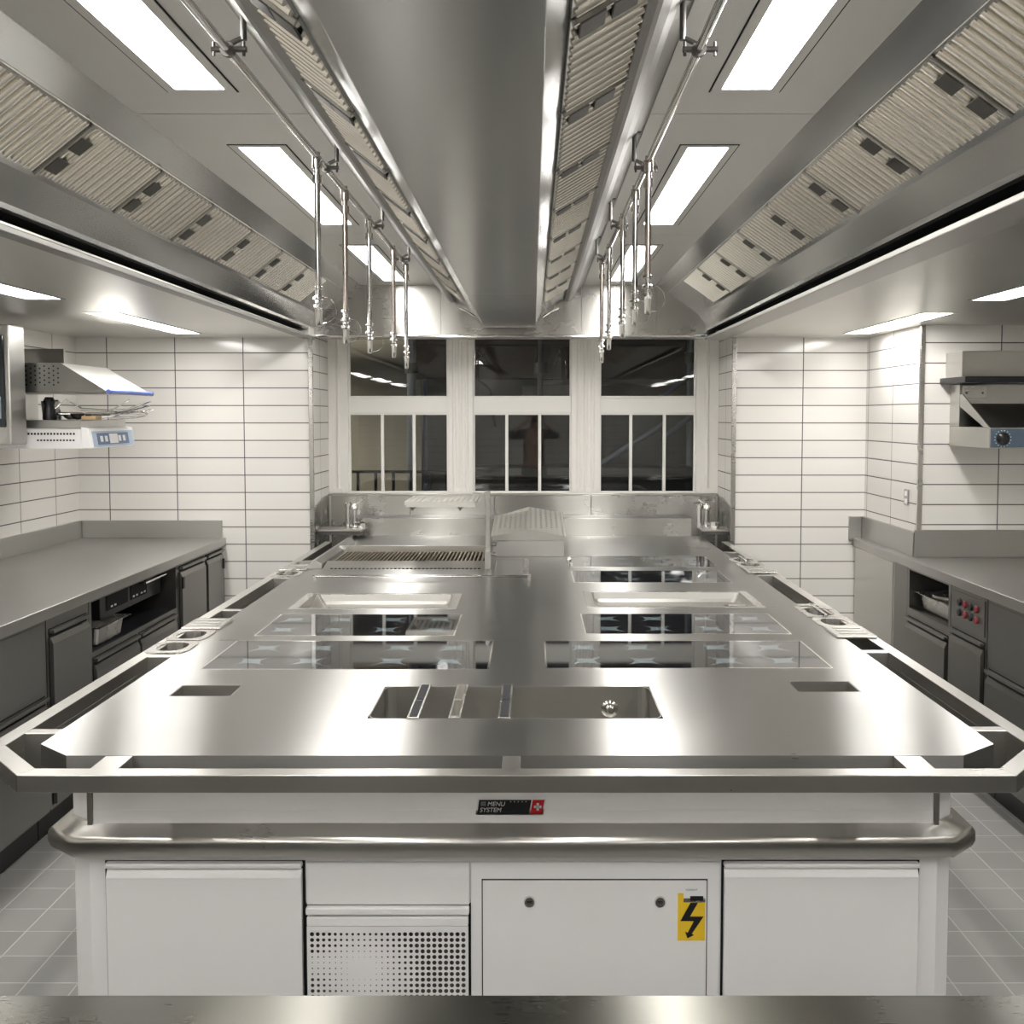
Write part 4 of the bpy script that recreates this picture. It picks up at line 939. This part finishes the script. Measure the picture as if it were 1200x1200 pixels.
# far left: wall display unit with rounded dark window
wu = thing('wall_monitor_unit', 'steel framed wall unit with dark glass door at the left edge', 'oven', (-2.56, 4.76, 1.5))
MB().box(XL + .002, -2.385, 4.69, 4.835, 1.52, 2.07).build('housing', ST_SIDE, wu, bevel=.006)
MB().box(-2.71, -2.408, 4.682, 4.6895, 1.60, 2.02).build('dark_glass', plain('smoked_glass', (.03, .035, .04), .05), wu, bevel=.004)
MB().box(-2.69, -2.425, 4.680, 4.6818, 1.64, 1.74).build('display', LABELB, wu)
# right: salamander facing the room
sb = thing('salamander_grill', 'steel salamander grill with black lip and blue-grey control strip on the tiled column', 'grill', (2.6, 5.1, 1.5))
MB().box(2.155, 2.95, 4.83, Yc - .001, 1.500, 1.598).build('body', ST_SOF, sb, bevel=.003)
ctl = MB().box(2.160, 2.94, 4.824, 4.8295, 1.504, 1.592).build('control_strip', PANELB, sb, bevel=.001)
kn = MB().lathe([(.030, 0), (.030, -.008), (.022, -.022), (.016, -.026)], (2.215, 4.8238, 1.546), 'Y', 24).build('knob', BLACK, ctl, smooth=True)
mb = MB()
for k in range(16):
    a = 2 * PI * (k + .5) / 16
    if -PI * .75 < a - 1.5 * PI < .0: pass
    mb.box(2.215 + .038 * math.cos(a) - .0022, 2.215 + .038 * math.cos(a) + .0022, 4.8228, 4.8238, 1.546 + .038 * math.sin(a) - .0022, 1.546 + .038 * math.sin(a) + .0022)
mb.build('scale_marks', WTXT, ctl)
MB().add([(2.16, 4.86, 1.600), (2.95, 4.86, 1.600), (2.95, 4.87, 1.604), (2.16, 4.87, 1.604), (2.20, 5.18, 1.715), (2.95, 5.18, 1.715), (2.95, 5.19, 1.711), (2.20, 5.19, 1.711)],
         [(0, 1, 2, 3), (4, 7, 6, 5), (0, 4, 5, 1), (3, 2, 6, 7), (0, 3, 7, 4), (1, 5, 6, 2)]).build('tilted_tray', ST_CAB, sb)
MB().box(2.165, 2.95, 4.98, 4.99, 1.630, 1.640).build('front_rod', CHROME, sb)
MB().prism([(4.84, 1.599), (4.90, 1.599), (5.179, 1.70), (5.179, 1.76), (5.15, 1.76)], 'X', 2.157, 2.163).build('side_cheek', ST_SOF, sb)
MB().box(2.155, 2.95, 5.18, Yc - .001, 1.599, 1.812).build('back_box', ST_SOF, sb, bevel=.002)
MB().box(2.10, 2.95, 4.99, Yc - .002, 1.815, 1.845).build('black_lip', BLACK, sb, bevel=.002)
MB().box(2.13, 2.95, 5.10, Yc - .001, 1.846, 1.975).build('upper_housing', ST_SOF, sb, bevel=.002)
MB().box(2.165, 2.28, 5.16, 5.179, 1.74, 1.805).build('bracket', ST_PLAIN, sb, bevel=.001)
for x in (2.18, 2.262): MB().lathe([(.005, 0), (.005, -.002)], (x, 5.16, 1.768), 'Y', 10).build('screw', BLACK, sb)

# ------------------------------------------------------------ pass counter in front of the camera
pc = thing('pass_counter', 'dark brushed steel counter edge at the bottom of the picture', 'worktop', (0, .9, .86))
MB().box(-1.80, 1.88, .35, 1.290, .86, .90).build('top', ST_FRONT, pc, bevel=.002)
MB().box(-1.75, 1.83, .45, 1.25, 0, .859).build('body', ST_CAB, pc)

# ------------------------------------------------------------ the photographer (seen as a faint reflection in the window panes)
SKIN = plain('skin', (0.55, 0.36, 0.27), 0.5); SHIRT = plain('grey_shirt', (0.16, 0.16, 0.17), 0.8); JEANS = plain('dark_trousers', (0.03, 0.035, 0.05), 0.85)
HAIR = plain('dark_hair', (0.04, 0.028, 0.02), 0.6); SHOE = plain('shoe_leather', (0.03, 0.03, 0.03), 0.5)
def photographer(ox, oy):
    V = []; E = []; Rr = []
    def v(p, r, link=None):
        V.append(Vector(p) + Vector((ox, oy, 0))); Rr.append(r); i = len(V) - 1
        if link is not None: E.append((link, i))
        return i
    pel = v((0, 0, .95), (.155, .105)); wa = v((0, 0, 1.08), (.135, .095), pel); ch = v((0, 0, 1.27), (.165, .115), wa); up = v((0, .0, 1.41), (.13, .085), ch)
    nk = v((0, .01, 1.49), (.052, .055), up); v((0, .02, 1.535), (.055, .058), nk)
    for s_ in (-1, 1):
        hp = v((.10 * s_, 0, .87), (.09, .095), pel); kn_ = v((.12 * s_, .02, .50), (.06, .065), hp); cf = v((.125 * s_, -.01, .33), (.052, .058), kn_); an = v((.13 * s_, -.02, .09), (.038, .042), cf)
        hl = v((.13 * s_, -.03, .05), (.040, .042), an); v((.145 * s_, .13, .035), (.038, .028), hl)
        sh = v((.185 * s_, 0, 1.415), (.062, .062), up); el = v((.335 * s_, .03, 1.385), (.044, .044), sh); wr = v((.125 * s_, .135, 1.565), (.027, .024), el)
        pm = v((.088 * s_, .165, 1.60), (.030, .016), wr)
        # four fingers curl behind the phone, the thumb closes from below
        for k, (dz, L_) in enumerate(((.030, .030), (.012, .034), (-.006, .031), (-.022, .024))):
            a = v((.070 * s_, .188, 1.61 + dz), .0095, pm); b_ = v(((.070 - .6 * L_) * s_, .197, 1.612 + dz), .0088, a); v(((.070 - 1.5 * L_) * s_, .195, 1.612 + dz), .0080, b_)
        t1 = v((.082 * s_, .155, 1.575), .0105, pm); v((.058 * s_, .160, 1.580), .0095, t1)
    me = bpy.data.meshes.new('body'); me.from_pydata(V, E, [])
    o = bpy.data.objects.new('tmp', me); COL.objects.link(o)
    sk_ = o.modifiers.new('s', 'SKIN')
    if not me.skin_vertices: me.attributes
    lay = me.skin_vertices[0].data if len(me.skin_vertices) else None
    if lay is not None:
        for i, rr in enumerate(Rr): lay[i].radius = rr if isinstance(rr, tuple) else (rr, rr)
        lay[0].use_root = True
    sb_ = o.modifiers.new('u', 'SUBSURF'); sb_.levels = 2; sb_.render_levels = 2
    m2 = bpy.data.meshes.new_from_object(o.evaluated_get(bpy.context.evaluated_depsgraph_get())); bpy.data.objects.remove(o)
    root = thing('person', 'person in a grey shirt holding up a phone, mirrored faintly in the middle window pane', 'person', (ox, oy, 0))
    m2.transform(Matrix.Translation((-ox, -oy, 0))); m2.materials.clear()
    for m_ in (SHIRT, JEANS, SKIN, SHOE): m2.materials.append(m_)
    for p in m2.polygons:
        c = p.center; p.use_smooth = True
        if c.z < .09: p.material_index = 3
        elif c.z < .96: p.material_index = 1
        elif c.z > 1.475 and abs(c.x) < .1 and c.y < .1: p.material_index = 2
        elif c.y > .075 and abs(c.x) < .27: p.material_index = 2
        else: p.material_index = 0
    b = bpy.data.objects.new('body', m2); COL.objects.link(b); b.parent = root
    # head with face, ears and hair
    def ell(c, r_, n=20, mcut=None):
        mb = MB(); vs = []; fs = []
        for i in range(n // 2 + 1):
            t_ = PI * i / (n // 2)
            for k in range(n):
                a = 2 * PI * k / n; x, y, z = math.sin(t_) * math.cos(a), math.sin(t_) * math.sin(a), math.cos(t_)
                jaw = 1 - .22 * max(0, -z) if mcut else 1
                vs.append((ox + c[0] + x * r_[0] * jaw, oy + c[1] + y * r_[1] * (1 - (.12 * max(0, -z) if mcut else 0)), c[2] + z * r_[2]))
        for i in range(n // 2):
            for k in range(n): fs.append((i * n + k, (i + 1) * n + k, (i + 1) * n + (k + 1) % n, i * n + (k + 1) % n))
        return mb.add(vs, fs)
    hd_ = ell((0, .03, 1.645), (.076, .094, .115), 24, True)
    hd_.v += []; e = ell((0, .128, 1.635), (.012, .016, .022), 10); hd_.add(e.v, e.f)
    for s_ in (-1, 1): e = ell((.078 * s_, .025, 1.64), (.010, .02, .03), 10); hd_.add(e.v, e.f)
    hd_.build('head', SKIN, root, smooth=True)
    for s_ in (-1, 1): ell((.030 * s_, .113, 1.655), (.012, .008, .008), 10).build('eye', BLACK, root, smooth=True)
    ell((0, .114, 1.592), (.024, .008, .006), 10).build('mouth', REDB, root, smooth=True)
    ell((0, .008, 1.675), (.084, .096, .100), 20).build('hair', HAIR, root, smooth=True)
    return root
photographer(.02, -.32)
ph = thing('phone', 'dark phone held up in both hands by the person mirrored in the window', 'phone', (.02, -.115, 1.57))
MB().box(-.055, .095, -.145, -.137, 1.575, 1.648).build('phone_body', BLACK, ph, bevel=.003)

for o in bpy.data.objects:
    if '_w' in o: del o['_w']
